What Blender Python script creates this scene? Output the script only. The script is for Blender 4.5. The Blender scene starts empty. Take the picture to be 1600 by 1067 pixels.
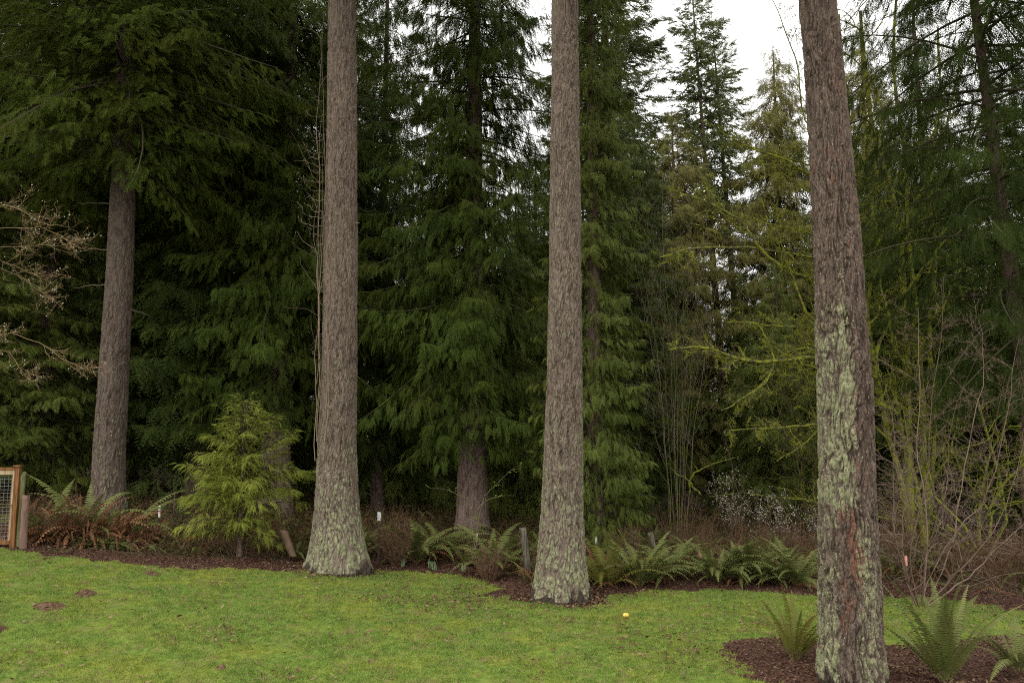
import bpy, math, numpy as np
from mathutils import Vector, Matrix
C = bpy.context.scene.collection
S = bpy.context.scene
rng = np.random.default_rng(11)
R = math.radians
# ------------------------------------------------------------------ camera, sky, sun, exposure
CAM_Z, PITCH, FPX = 3.3, R(6.72), 1244.0
cd = bpy.data.cameras.new('camera'); cam = bpy.data.objects.new('camera', cd); C.objects.link(cam)
cd.sensor_width = 36.0; cd.lens = FPX / 1600 * 36; cd.clip_start = 0.1; cd.clip_end = 2000
cam.location = (0, 0, CAM_Z); cam.rotation_euler = (R(90) + PITCH, 0, 0)
S.camera = cam
SUN_EL, SUN_AZ = R(52), R(215)
w = bpy.data.worlds.new('World'); S.world = w; w.use_nodes = True
nt = w.node_tree; nt.nodes.clear()
sky = nt.nodes.new('ShaderNodeTexSky'); sky.sky_type = 'NISHITA'; sky.sun_disc = False
sky.sun_elevation = SUN_EL; sky.sun_rotation = SUN_AZ; sky.dust_density = 6.0; sky.air_density = 1.0; sky.ozone_density = 1.0
hs = nt.nodes.new('ShaderNodeHueSaturation'); hs.inputs['Saturation'].default_value = 0.12
bg = nt.nodes.new('ShaderNodeBackground'); bg.inputs['Strength'].default_value = 0.15
wo = nt.nodes.new('ShaderNodeOutputWorld')
cm = nt.nodes.new('ShaderNodeMix'); cm.data_type = 'RGBA'; cm.inputs[0].default_value = 0.8     # cloud deck over the clear sky
cn = nt.nodes.new('ShaderNodeTexNoise'); cn.inputs['Scale'].default_value = 3.0; cn.inputs['Detail'].default_value = 4
cr = nt.nodes.new('ShaderNodeValToRGB'); cr.color_ramp.elements[0].position = .3; cr.color_ramp.elements[1].position = .7
cr.color_ramp.elements[0].color = (9.4, 9.3, 9.0, 1); cr.color_ramp.elements[1].color = (13.0, 12.8, 12.4, 1)
tc = nt.nodes.new('ShaderNodeTexCoord'); nt.links.new(tc.outputs['Generated'], cn.inputs['Vector']); nt.links.new(cn.outputs['Fac'], cr.inputs[0])
nt.links.new(sky.outputs[0], hs.inputs['Color']); nt.links.new(hs.outputs[0], cm.inputs[6]); nt.links.new(cr.outputs[0], cm.inputs[7])
nt.links.new(cm.outputs[2], bg.inputs['Color']); nt.links.new(bg.outputs[0], wo.inputs[0])
sl = bpy.data.lights.new('sun', 'SUN'); sl.energy = 0.6; sl.angle = R(40); sl.color = (1.0, 0.96, 0.9)
so = bpy.data.objects.new('sun', sl); C.objects.link(so)
so.rotation_euler = (R(90) - SUN_EL, 0, R(180) - SUN_AZ)
S.view_settings.view_transform = 'Standard'; S.view_settings.look = 'None'; S.view_settings.gamma = 1.0
S.view_settings.use_curve_mapping = False; S.view_settings.exposure = 0.48
S.cycles.max_bounces = 6; S.cycles.diffuse_bounces = 2; S.cycles.glossy_bounces = 2; S.cycles.transmission_bounces = 3
S.cycles.use_denoising = False
try: S.cycles.denoiser = 'OPENIMAGEDENOISE'; S.cycles.denoising_prefilter = 'ACCURATE'
except Exception: pass
S.cycles.sample_clamp_indirect = 3.0; S.cycles.filter_width = 1.1

# ------------------------------------------------------------------ helpers
def sstep(a, b, x):
    t = np.clip((np.asarray(x, float) - a) / (b - a), 0, 1); return t * t * (3 - 2 * t)

def gn(p, seed=0):
    """gradient noise of points (n,3), about -1..1"""
    p = np.asarray(p, float); i = np.floor(p).astype(np.int64); f = p - i
    u = f * f * f * (f * (f * 6 - 15) + 10)
    out = np.zeros(len(p))
    for dx in (0, 1):
        for dy in (0, 1):
            for dz in (0, 1):
                h = ((i[:, 0] + dx) * 374761393 + (i[:, 1] + dy) * 668265263 + (i[:, 2] + dz) * 2147483647 + seed * 1274126177) & 0xFFFFFFFF
                h = ((h ^ (h >> 13)) * 1274126177) & 0xFFFFFFFF; h = (h ^ (h >> 16))
                g1 = (h & 1023) / 511.5 - 1; g2 = ((h >> 10) & 1023) / 511.5 - 1; g3 = ((h >> 20) & 1023) / 511.5 - 1
                d = g1 * (f[:, 0] - dx) + g2 * (f[:, 1] - dy) + g3 * (f[:, 2] - dz)
                out += d * (u[:, 0] if dx else 1 - u[:, 0]) * (u[:, 1] if dy else 1 - u[:, 1]) * (u[:, 2] if dz else 1 - u[:, 2])
    return out * 1.3

def hgt(x, y):
    x = np.asarray(x, float); y = np.asarray(y, float)
    xs = [-60, -16, -12, -10, -7, -4, -2, 0, 3, 10, 30, 60]; zs = [1.9, 1.2, .93, .8, .53, .25, .12, .05, 0, -.1, -.2, -.2]
    L = np.interp(x, xs, zs) * sstep(4, 17, y)
    p = np.stack([np.ravel(x) * .35, np.ravel(y) * .35, np.zeros(x.size)], 1)
    return L + gn(p, 3).reshape(x.shape) * 0.05

def ray(px, py):
    X = (px - 800) / FPX; Z = -(py - 533.5) / FPX
    ca, sa = math.cos(PITCH), math.sin(PITCH)
    return np.array([X, ca - Z * sa, sa + Z * ca])

def P(px, py, Y):
    d = ray(px, py); return np.array([0, 0, CAM_Z]) + d * (Y / d[1])

def hit(px, py):
    d = ray(px, py); o = np.array([0, 0, CAM_Z]); T_ = np.linspace(4, 90, 500); q = o + d * T_[:, None]
    k = np.argmax(q[:, 2] <= hgt(q[:, 0], q[:, 1])); T_ = np.linspace(T_[max(k - 1, 0)], T_[k], 40); q = o + d * T_[:, None]
    return q[np.argmax(q[:, 2] <= hgt(q[:, 0], q[:, 1]))]

def ground(x, y): return float(hgt(np.array([x]), np.array([y]))[0])
def base_at(px, Y):
    """ground point seen in direction px at depth Y"""
    x = (px - 800) / FPX * Y * math.cos(PITCH); return np.array([x, Y, ground(x, Y)])

def project(x, y, z):
    ca, sa = math.cos(PITCH), math.sin(PITCH); dz = z - CAM_Z
    D = y * ca + dz * sa; U = -y * sa + dz * ca
    return 800 + FPX * x / D, 533.5 - FPX * U / D

class MB:
    def __init__(s): s.v, s.t, s.a, s.b, s.n, s.mi, s.cur = [], [], [], [], 0, [], 0
    def add(s, v, t, a=0.5, b=0.0):
        v = np.asarray(v, np.float32).reshape(-1, 3); t = np.asarray(t, np.int64).reshape(-1, 3)
        s.v.append(v); s.t.append(t + s.n); k = len(v); s.mi.append(np.full(len(t), s.cur, np.int32))
        s.a.append(np.broadcast_to(np.asarray(a, np.float32), (k,)).copy()); s.b.append(np.broadcast_to(np.asarray(b, np.float32), (k,)).copy()); s.n += k
    def build(s, name, mat, parent=None, smooth=False):
        v = np.concatenate(s.v); t = np.concatenate(s.t)
        if parent is not None and parent.get('_o') is not None:
            v = v - np.array(parent['_o'], np.float32)
        me = bpy.data.meshes.new(name)
        me.vertices.add(len(v)); me.vertices.foreach_set('co', np.ascontiguousarray(v, np.float32).ravel())
        me.loops.add(t.size); me.loops.foreach_set('vertex_index', t.ravel().astype(np.int32))
        me.polygons.add(len(t)); me.polygons.foreach_set('loop_start', np.arange(0, t.size, 3, dtype=np.int32))
        me.polygons.foreach_set('use_smooth', np.full(len(t), smooth))
        for nm, arr in (('tint', s.a), ('aux', s.b)):
            at = me.attributes.new(nm, 'FLOAT', 'POINT'); at.data.foreach_set('value', np.concatenate(arr).astype(np.float32))
        me.update(calc_edges=True)
        for m_ in (mat if isinstance(mat, (list, tuple)) else [mat]): me.materials.append(m_)
        if s.cur: me.polygons.foreach_set('material_index', np.concatenate(s.mi))
        o = bpy.data.objects.new(name, me); C.objects.link(o)
        if parent is not None: o.parent = parent
        return o

def merge(lf, wd):
    lf.cur = 1
    v = np.concatenate(wd.v); lf.add(v, np.concatenate(wd.t), np.concatenate(wd.a), np.concatenate(wd.b))

def tag(o, label=None, cat=None, group=None, kind=None):
    if label: o['label'] = label
    if cat: o['category'] = cat
    if group: o['group'] = group
    if kind: o['kind'] = kind
    return o

def thing(name, loc, label, cat, group=None):
    o = bpy.data.objects.new(name, None); C.objects.link(o); o.location = [float(c) for c in loc]; o.empty_display_size = .2
    o['_o'] = [float(c) for c in loc]
    return tag(o, label, cat, group)

def dup(root, loc, rz, sc, label, group=None):
    r = root.copy(); C.objects.link(r); r.location = [float(c) for c in loc]; r.rotation_euler = (0, 0, rz); r.scale = sc
    r['label'] = label
    if group: r['group'] = group
    for ch in list(root.children):
        c = ch.copy(); C.objects.link(c); c.parent = r
    return r

def grid_tris(nr, nc, wrap=False):
    i = np.arange(nr - 1)[:, None]; j = np.arange(nc if wrap else nc - 1)[None, :]
    j2 = (j + 1) % nc
    a = i * nc + j; b = i * nc + j2; c = (i + 1) * nc + j2; d = (i + 1) * nc + j
    return np.concatenate([np.stack([a, b, c], -1).reshape(-1, 3), np.stack([a, c, d], -1).reshape(-1, 3)])

def norm(v): return v / np.maximum(np.linalg.norm(v, axis=-1, keepdims=True), 1e-9)

def tubes(mb, PP, RR, sides=4, tint=0.5, aux=0.0):
    """PP (M,K,3) polylines with radii RR (M,K)"""
    PP = np.asarray(PP, float); RR = np.asarray(RR, float); M, K, _ = PP.shape
    T = norm(np.gradient(PP, axis=1)); ref = np.where(np.abs(T[..., 2:3]) > .9, np.array([1., 0, 0]), np.array([0, 0, 1.]))
    U = norm(np.cross(T, ref)); V = np.cross(T, U)
    th = np.arange(sides) * 2 * math.pi / sides
    ring = PP[:, :, None] + RR[:, :, None, None] * (np.cos(th)[None, None, :, None] * U[:, :, None] + np.sin(th)[None, None, :, None] * V[:, :, None])
    v = ring.reshape(-1, 3); t0 = grid_tris(K, sides, True)
    t = (t0[None] + (np.arange(M) * K * sides)[:, None, None]).reshape(-1, 3)
    tt = np.repeat(np.broadcast_to(np.asarray(tint, float), (M,)), K * sides); aa = np.repeat(np.broadcast_to(np.asarray(aux, float), (M,)), K * sides)
    mb.add(v, t, tt, aa)

def smoothline(pts, n):
    """resample a polyline with Catmull-Rom to n points"""
    p = np.asarray(pts, float); k = len(p)
    if k == 2: return p[0] + (p[1] - p[0]) * np.linspace(0, 1, n)[:, None]
    q = np.vstack([2 * p[0] - p[1], p, 2 * p[-1] - p[-2]]); u = np.linspace(0, k - 1 - 1e-6, n); i = u.astype(int); f = (u - i)[:, None]
    a, b, c, d = q[i], q[i + 1], q[i + 2], q[i + 3]
    return .5 * (2 * b + (c - a) * f + (2 * a - 5 * b + 4 * c - d) * f ** 2 + (3 * b - a - 3 * c + d) * f ** 3)

def box(mb, c, s, rot=0.0, bev=0.006, tint=.5):
    """box centred at c with size s, chamfered vertical edges, turned about z"""
    x, y, z = [q / 2 for q in s]; b = min(bev, x * .4, y * .4)
    ring = np.array([[-x + b, -y], [x - b, -y], [x, -y + b], [x, y - b], [x - b, y], [-x + b, y], [-x, y - b], [-x, -y + b]])
    lv = []
    for zz, k in ((-z, .97), (-z + b, 1), (z - b, 1), (z, .97)): lv.append(np.c_[ring * k, np.full(8, zz)])
    v = np.concatenate(lv + [np.array([[0, 0, -z], [0, 0, z]])])
    ca, sa = math.cos(rot), math.sin(rot); v = np.c_[v[:, 0] * ca - v[:, 1] * sa, v[:, 0] * sa + v[:, 1] * ca, v[:, 2]] + np.asarray(c)
    t = list(grid_tris(4, 8, True)) + [[32, (i + 1) % 8, i] for i in range(8)] + [[33, 24 + i, 24 + (i + 1) % 8] for i in range(8)]
    mb.add(v, t, tint)

def inst(mb, tm, O, X, Y, Z, s, tint):
    tv, tt, ta = tm; k = len(O)
    if k == 0: return
    s = np.broadcast_to(np.asarray(s, float), (k,))
    V = O[:, None] + s[:, None, None] * (tv[None, :, 0:1] * X[:, None] + tv[None, :, 1:2] * Y[:, None] + tv[None, :, 2:3] * Z[:, None])
    T = tt[None] + (np.arange(k) * len(tv))[:, None, None]
    mb.add(V.reshape(-1, 3), T.reshape(-1, 3), np.repeat(np.broadcast_to(tint, (k,)), len(tv)), np.tile(ta, k))

# ------------------------------------------------------------------ materials
def newmat(name):
    m = bpy.data.materials.new(name); m.use_nodes = True; n = m.node_tree; n.nodes.clear()
    return m, n, n.nodes.new('ShaderNodeOutputMaterial')
def attr(n, nm):
    a = n.nodes.new('ShaderNodeAttribute'); a.attribute_name = nm; return a.outputs['Fac']
def noise(n, scale, detail=4, rough=.6, coord='Object', sc=None):
    t = n.nodes.new('ShaderNodeTexCoord'); x = n.nodes.new('ShaderNodeTexNoise'); x.inputs['Scale'].default_value = scale
    x.inputs['Detail'].default_value = detail; x.inputs['Roughness'].default_value = rough
    src = t.outputs[coord]
    if sc:
        mp = n.nodes.new('ShaderNodeMapping'); mp.inputs['Scale'].default_value = sc; n.links.new(src, mp.inputs[0]); src = mp.outputs[0]
    n.links.new(src, x.inputs['Vector']); return x.outputs['Fac']
def ramp(n, fac, stops):
    r = n.nodes.new('ShaderNodeValToRGB'); e = r.color_ramp.elements
    while len(e) < len(stops): e.new(0.5)
    for i, (p, c) in enumerate(stops):
        e[i].position = p; e[i].color = (c, c, c, 1) if isinstance(c, (int, float)) else (*c, 1)
    n.links.new(fac, r.inputs[0]); return r.outputs[0]
def mix(n, f, a, b, mode='MIX'):
    m = n.nodes.new('ShaderNodeMix'); m.data_type = 'RGBA'; m.blend_type = mode
    for k, v in ((0, f), (6, a), (7, b)):
        if hasattr(v, 'is_output'): n.links.new(v, m.inputs[k])
        elif isinstance(v, (int, float)): m.inputs[k].default_value = v
        else: m.inputs[k].default_value = (*v, 1)
    return m.outputs[2]
def math_(n, op, a, b):
    m = n.nodes.new('ShaderNodeMath'); m.operation = op
    for k, v in ((0, a), (1, b)):
        if hasattr(v, 'is_output'): n.links.new(v, m.inputs[k])
        else: m.inputs[k].default_value = v
    return m.outputs[0]
def finish(n, out, col, rough=.8, spec=.25, trans=None, bump=None, bstr=.5, bdist=.01):
    p = n.nodes.new('ShaderNodeBsdfPrincipled'); p.inputs['Roughness'].default_value = rough; p.inputs['Specular IOR Level'].default_value = spec
    if hasattr(col, 'is_output'): n.links.new(col, p.inputs['Base Color'])
    else: p.inputs['Base Color'].default_value = (*col, 1)
    if bump is not None:
        b = n.nodes.new('ShaderNodeBump'); b.inputs['Strength'].default_value = bstr; b.inputs['Distance'].default_value = bdist
        n.links.new(bump, b.inputs['Height']); n.links.new(b.outputs[0], p.inputs['Normal'])
    sh = p.outputs[0]
    if trans:
        t = n.nodes.new('ShaderNodeBsdfTranslucent'); n.links.new(col, t.inputs[0])
        mx = n.nodes.new('ShaderNodeMixShader'); mx.inputs[0].default_value = trans
        n.links.new(sh, mx.inputs[1]); n.links.new(t.outputs[0], mx.inputs[2]); sh = mx.outputs[0]
    n.links.new(sh, out.inputs[0])

def leafmat(name, dark, mid, light, trans=.3, patch=None, rough=.6):
    """tint: random per spray; aux: younger tips"""
    m, n, o = newmat(name)
    c = ramp(n, attr(n, 'tint'), [(0, dark), (.55, mid), (1, light)])
    c = mix(n, math_(n, 'MULTIPLY', attr(n, 'aux'), .45), c, light)
    if patch:
        c = mix(n, math_(n, 'MULTIPLY', ramp(n, noise(n, .45, 2), [(.5, 0.), (.68, 1.)]), .6), c, patch)
    finish(n, o, c, rough, .12, trans); return m

M = {}
M['cedar'] = leafmat('cedar_foliage', (.034, .056, .008), (.066, .100, .013), (.120, .160, .028), patch=(.090, .10, .014))
M['cedar_light'] = leafmat('light_cedar_foliage', (.060, .086, .014), (.115, .150, .026), (.185, .220, .054), patch=(.15, .145, .026))
M['cedar_olive'] = leafmat('olive_cedar_foliage', (.095, .095, .022), (.165, .16, .040), (.22, .215, .06), patch=(.21, .16, .05))
M['fir'] = leafmat('fir_foliage', (.040, .062, .008), (.078, .110, .014), (.130, .166, .028), patch=(.105, .108, .015))
M['spire'] = leafmat('spire_foliage', (.09, .11, .042), (.145, .175, .066), (.20, .23, .092), trans=.4)
M['hemlock'] = leafmat('hemlock_foliage', (.028, .046, .008), (.052, .078, .014), (.090, .122, .026))
M['young'] = leafmat('young_cedar_foliage', (.15, .185, .024), (.245, .28, .042), (.35, .385, .075), trans=.35)
M['fern'] = leafmat('fern_frond', (.075, .092, .024), (.135, .155, .042), (.215, .225, .080), rough=.45, trans=.25)
M['fern_yellow'] = leafmat('yellow_fern_frond', (.085, .10, .02), (.15, .155, .03), (.23, .20, .05), rough=.45)
M['fern_dead'] = leafmat('dead_fern_frond', (.075, .034, .016), (.145, .066, .030), (.21, .11, .052), trans=.1)
M['leaf'] = leafmat('groundcover_leaf', (.05, .08, .02), (.10, .13, .035), (.18, .18, .06), rough=.4)
M['under'] = leafmat('undergrowth_leaf', (.04, .055, .012), (.085, .075, .025), (.15, .085, .035), rough=.6)
M['litter'] = leafmat('dead_leaf', (.06, .035, .02), (.13, .075, .04), (.26, .18, .11), trans=.05)
M['chip'] = leafmat('bark_chip', (.042, .021, .014), (.090, .046, .030), (.17, .10, .065), trans=.02)
M['distant'] = leafmat('distant_foliage', (.045, .066, .018), (.075, .105, .03), (.11, .14, .045))
M['grass'] = None

def twigmat(name, a, b, moss=None, scale=3.0, lo=.45, hi=.6):
    m, n, o = newmat(name)
    c = mix(n, attr(n, 'tint'), a, b)
    if moss:
        c = mix(n, math_(n, 'MULTIPLY', ramp(n, noise(n, scale, 3), [(lo, 0.), (hi, 1.)]), attr(n, 'aux')), c, moss)
    finish(n, o, c, .85, .15); return m
M['twig_grey'] = twigmat('grey_twig', (.09, .07, .05), (.24, .19, .14), moss=(.13, .15, .025))
M['twig_red'] = twigmat('red_twig', (.080, .046, .026), (.18, .11, .065))
M['twig_hazel'] = twigmat('grey_red_twig', (.09, .058, .042), (.24, .17, .13))
M['twig_tan'] = twigmat('tan_twig', (.13, .095, .065), (.26, .20, .14))
M['twig_orange'] = twigmat('orange_twig', (.15, .10, .05), (.29, .21, .11))
M['moss_wood'] = twigmat('mossy_wood', (.07, .06, .04), (.12, .11, .06), moss=(.25, .27, .026), scale=8, lo=.41, hi=.56)
M['moss_dim'] = twigmat('dim_mossy_wood', (.06, .045, .03), (.11, .085, .055), moss=(.13, .145, .018), scale=5.5, lo=.42, hi=.6)
M['branch'] = twigmat('conifer_branch', (.035, .028, .02), (.065, .052, .036), moss=(.085, .10, .016))
M['blossom'] = twigmat('blossom', (.55, .53, .40), (.80, .78, .66))

def barkmat(name, c1, c2, c3, fine=1.0, lamp=4.2):
    """tint = lichen cover, aux = exposed red bark; both have their own outlines"""
    m, n, o = newmat(name)
    f = noise(n, 15 * fine, 6, .68, sc=(1, 1, .24)); g = noise(n, 66 * fine, 3, .65, sc=(1, 1, .45)); w_ = noise(n, 1.3, 4, .6, sc=(1, 1, .5))
    c = ramp(n, f, [(.38, c1), (.49, c2), (.62, c3)])
    c = mix(n, math_(n, 'MULTIPLY', w_, .5), c, (c1[0] * .9, c1[1] * .85, c1[2] * .8))
    c = mix(n, math_(n, 'MULTIPLY', ramp(n, g, [(.61, 0.), (.68, 1.)]), .75), c, (.46, .42, .36))
    c = mix(n, math_(n, 'MULTIPLY', ramp(n, noise(n, .9, 5, .7, sc=(1, 1, .35)), [(.45, 0.), (.62, 1.)]), .25), c, (c3[0] * 1.15, c3[1] * 1.15, c3[2] * 1.1))
    red = ramp(n, math_(n, 'ADD', attr(n, 'aux'), math_(n, 'MULTIPLY', math_(n, 'SUBTRACT', f, .5), 3.6)), [(.46, 0.), (.64, 1.)])
    c = mix(n, red, c, ramp(n, g, [(.35, (.085, .042, .030)), (.65, (.20, .105, .075))]))
    nf = math_(n, 'ADD', math_(n, 'MULTIPLY', noise(n, 48, 5, .8), .62), math_(n, 'MULTIPLY', noise(n, 9, 4, .7), .4))
    c = mix(n, ramp(n, math_(n, 'ADD', math_(n, 'MULTIPLY', attr(n, 'aux'), -1.), math_(n, 'MULTIPLY', math_(n, 'SUBTRACT', f, .5), 1.5)), [(.42, 0.), (.6, 1.)]), c, (.05, .04, .03))
    ln = math_(n, 'ADD', attr(n, 'tint'), math_(n, 'MULTIPLY', math_(n, 'SUBTRACT', nf, .5), lamp))
    lm = ramp(n, ln, [(.42, 0.), (.64, 1.)])
    lc = ramp(n, noise(n, 14, 4, .7), [(.35, (.135, .138, .080)), (.52, (.225, .228, .128)), (.68, (.35, .352, .215))])
    c = mix(n, lm, c, lc)
    hh = math_(n, 'ADD', math_(n, 'MULTIPLY', g, .6), f)
    finish(n, o, c, .9, .1, bump=hh, bstr=.9, bdist=.02); return m
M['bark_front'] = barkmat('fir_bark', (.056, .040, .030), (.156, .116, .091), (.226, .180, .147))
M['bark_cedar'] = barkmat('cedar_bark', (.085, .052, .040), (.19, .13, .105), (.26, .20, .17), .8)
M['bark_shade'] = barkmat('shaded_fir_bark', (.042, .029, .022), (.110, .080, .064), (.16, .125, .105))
M['bark_near'] = barkmat('plated_fir_bark', (.040, .028, .021), (.112, .080, .062), (.18, .14, .112), .9, 3.6)
M['bark_back'] = barkmat('forest_bark', (.055, .034, .026), (.115, .075, .058), (.165, .12, .10), .7)

def simple(name, stops, scale=8, sc=None, rough=.8, spec=.2, bstr=.4, detail=5, bdist=.01):
    m, n, o = newmat(name); f = noise(n, scale, detail, .65, sc=sc)
    finish(n, o, ramp(n, f, stops), rough, spec, bump=f, bstr=bstr, bdist=bdist); return m
M['wood_new'] = simple('stained_timber', [(.36, (.09, .04, .015)), (.5, (.17, .075, .026)), (.64, (.23, .11, .04))], 6, (4, 4, .4))
M['wood_pale'] = simple('pale_timber', [(.36, (.20, .14, .08)), (.5, (.33, .25, .15)), (.64, (.42, .33, .21))], 6, (4, 4, .4))
M['wood_moss'] = simple('mossy_timber', [(.3, (.12, .11, .06)), (.5, (.18, .19, .08)), (.7, (.25, .25, .14))], 9, (2, 2, .3))
M['wood_red'] = simple('weathered_reddish_timber', [(.3, (.13, .075, .055)), (.7, (.25, .16, .125))], 9, (3, 3, .3))
M['wood_grey'] = simple('weathered_grey_timber', [(.38, (.04, .034, .025)), (.5, (.095, .083, .06)), (.62, (.15, .14, .095))], 9, (3, 3, .3))
M['wire'] = simple('galvanised_wire', [(.3, .12), (.7, .22)], 20, rough=.5, spec=.5)
M['metal_dark'] = simple('dark_metal', [(.35, (.05, .045, .045)), (.6, (.10, .06, .05)), (.75, (.22, .08, .04))], 12, (1, 1, .3), rough=.6)
M['white_paint'] = simple('white_paint', [(.3, .68), (.7, .82)], 15, rough=.5)
M['pink'] = simple('pink_ribbon_cloth', [(.3, (.70, .25, .20)), (.7, (.80, .42, .34))], 15)
M['soil'] = simple('dug_soil', [(.36, (.04, .024, .015)), (.5, (.10, .06, .036)), (.64, (.17, .11, .065))], 22, rough=.95, spec=.05, bstr=.9)
M['mulch'] = simple('bark_mulch', [(.28, (.032, .018, .013)), (.5, (.080, .042, .030)), (.72, (.14, .08, .055))], 30, rough=.95, spec=.08, bstr=1, bdist=.02)
M['floor'] = simple('forest_soil', [(.3, (.032, .024, .016)), (.5, (.062, .045, .028)), (.7, (.075, .07, .03))], 5, rough=.95, spec=.05, bstr=.8, detail=8)
M['siding'] = simple('grey_siding', [(.3, (.30, .30, .30)), (.7, (.38, .38, .38))], 4, rough=.7)
M['shed_roof'] = simple('dark_roofing', [(.3, .05), (.7, .09)], 30)
M['apple'] = simple('yellow_fruit_skin', [(.3, (.62, .42, .06)), (.62, (.70, .52, .10)), (.8, (.30, .16, .05))], 25, rough=.4, spec=.5, bstr=.1)
M['shoot'] = simple('bulb_leaf', [(.3, (.10, .17, .08)), (.7, (.18, .26, .12))], 15, rough=.5)
M['snag'] = simple('rotting_wood', [(.3, (.09, .055, .035)), (.7, (.20, .13, .085))], 8, (3, 3, .5))

def grassmat(name, blade):
    m, n, o = newmat(name)
    a = noise(n, 1.3, 5, .65); b = noise(n, 7.0, 6, .75); c_ = noise(n, .35, 3, .5)
    green = ramp(n, b, [(.36, (.082, .145, .022)), (.5, (.154, .248, .040)), (.63, (.255, .350, .075))])
    moss = ramp(n, b, [(.36, (.145, .190, .022)), (.5, (.25, .285, .042)), (.63, (.37, .38, .078))])
    c = mix(n, ramp(n, math_(n, 'ADD', math_(n, 'MULTIPLY', a, .7), math_(n, 'MULTIPLY', c_, .3)), [(.46, 0.), (.60, .85)]), green, moss)
    tn = noise(n, 3.1, 5, .75)
    c = mix(n, ramp(n, tn, [(.52, 0.), (.63, .75)]), c, (.25, .20, .09))
    if blade:
        c = mix(n, math_(n, 'MULTIPLY', attr(n, 'tint'), .5), c, (.32, .36, .12))
        finish(n, o, c, .6, .08, .25)
    else:
        c = mix(n, .45, c, (.07, .085, .016))
        finish(n, o, c, .95, .05, bump=b, bstr=.8, bdist=.03)
    return m
M['grass'] = grassmat('grass_blade', True); M['turf'] = grassmat('turf', False)

# ------------------------------------------------------------------ ground: lawn, mulch beds, forest floor (faces of one height field, no overlap)
EDGE = np.array([(-900, 852), (-100, 853), (0, 857), (60, 866), (130, 873), (230, 884), (300, 889), (420, 890), (500, 890), (600, 890), (660, 894), (740, 903), (800, 922), (835, 935),
                 (930, 936), (965, 928), (1000, 926), (1060, 922), (1150, 922), (1280, 932), (1400, 931), (1480, 936), (1600, 953), (1700, 962), (2400, 980)], float)
PATCH = np.array([hit(a, b)[:2] for a, b in [(1118, 1016), (1150, 1000), (1200, 994), (1280, 998), (1400, 1008), (1480, 1004), (1560, 992), (1640, 988)]] +
                 [[12.5, 12.2], [12.5, 6.0], [5.0, 6.0], [3.9, 8.6], [3.55, 9.9]])
def inpoly(x, y, poly):
    r = np.zeros(x.shape, bool); n = len(poly); j = n - 1
    for i in range(n):
        xi, yi = poly[i]; xj, yj = poly[j]
        r ^= ((yi > y) != (yj > y)) & (x < (xj - xi) * (y - yi) / (yj - yi + 1e-12) + xi); j = i
    return r
def zone(x, y):
    """0 lawn, 1 mulch bed, 2 forest floor"""
    x = np.asarray(x, float); y = np.asarray(y, float); z = hgt(x, y)
    w1 = gn(np.stack([x.ravel() * 1.7, y.ravel() * 1.7, np.full(x.size, 4.)], 1)).reshape(x.shape); w2 = gn(np.stack([x.ravel() * 5, y.ravel() * 5, np.full(x.size, 9.)], 1)).reshape(x.shape)
    u, v = project(x, np.maximum(y, 3), z)
    e = np.interp(u, EDGE[:, 0], EDGE[:, 1]) + w1 * 5 + w2 * 4
    bed = v < e; deep = v < e - np.interp(u, [0, 500, 800, 1000, 1600], [16, 18, 22, 26, 22])
    w3 = gn(np.stack([x.ravel() * 11, y.ravel() * 11, np.full(x.size, 2.)], 1)).reshape(x.shape); pt = inpoly(x + w1 * .3 + w2 * .3 + w3 * .25, y + w2 * .2 + w3 * .2, PATCH)
    ring = (np.hypot(x - 1.12, y - 16.5) + w1 * .25 + w2 * .2 < .72) | (np.hypot((x - .55) / 1.3, y - 16.9) + w1 * .4 + w2 * .3 < .75)
    return np.where(deep, 2, np.where(bed | pt | ring, 1, 0))
st = 0.06
gx = np.arange(-19, 19.01, st); gy = np.arange(4.0, 27.01, st)
XX, YY = np.meshgrid(gx, gy); ZZ = hgt(XX, YY)
ZN = zone(XX, YY)
q = np.stack([XX.ravel(), YY.ravel(), np.zeros(XX.size)], 1)
rough = (gn(q * 9, 21) * .014 + gn(q * 3, 22) * .02).reshape(XX.shape)
ZZ = ZZ + np.where(ZN == 0, rough * .35, rough * 1.3 - .012)
V = np.stack([XX, YY, ZZ], -1).reshape(-1, 3); T = grid_tris(len(gy), len(gx))
cx = V[T].mean(1); fz = zone(cx[:, 0], cx[:, 1])
for k, nm, mt in ((0, 'lawn', 'turf'), (1, 'mulch_bed', 'mulch'), (2, 'forest_floor', 'floor')):
    t = T[fz == k]; ids, inv = np.unique(t, return_inverse=True); mb = MB(); mb.add(V[ids], inv.reshape(-1, 3))
    if k == 2:   # the same sheet runs on to the horizon, round the detailed patch
        g = np.unique(np.concatenate([np.linspace(-500, -40, 24), np.linspace(-40, 40, 41), np.linspace(40, 500, 24)]))
        for (xa, xb, ya, yb) in ((-500, 500, 27, 500), (-500, 500, -500, 4.), (-500, -19, 4., 27), (19, 500, 4., 27)):
            a = np.unique(np.r_[g[(g > xa) & (g < xb)], xa, xb]); b = np.unique(np.r_[g[(g > ya) & (g < yb)], ya, yb])
            A, B = np.meshgrid(a, b); mb.add(np.stack([A, B, hgt(A, B) - .03], -1).reshape(-1, 3), grid_tris(len(b), len(a)))
    o = mb.build(nm, M[mt], smooth=True); tag(o, kind='structure')

# open meadow glimpsed under the cedars
a = np.linspace(-17, 6, 60); b = np.linspace(40, 52, 30); A, B = np.meshgrid(a, b)
mb = MB(); mb.add(np.stack([A, B, hgt(A, B) + .05 + (B - 40) * .045], -1).reshape(-1, 3), grid_tris(30, 60)); tag(mb.build('far_meadow', M['turf'], smooth=True), kind='structure')

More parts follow.
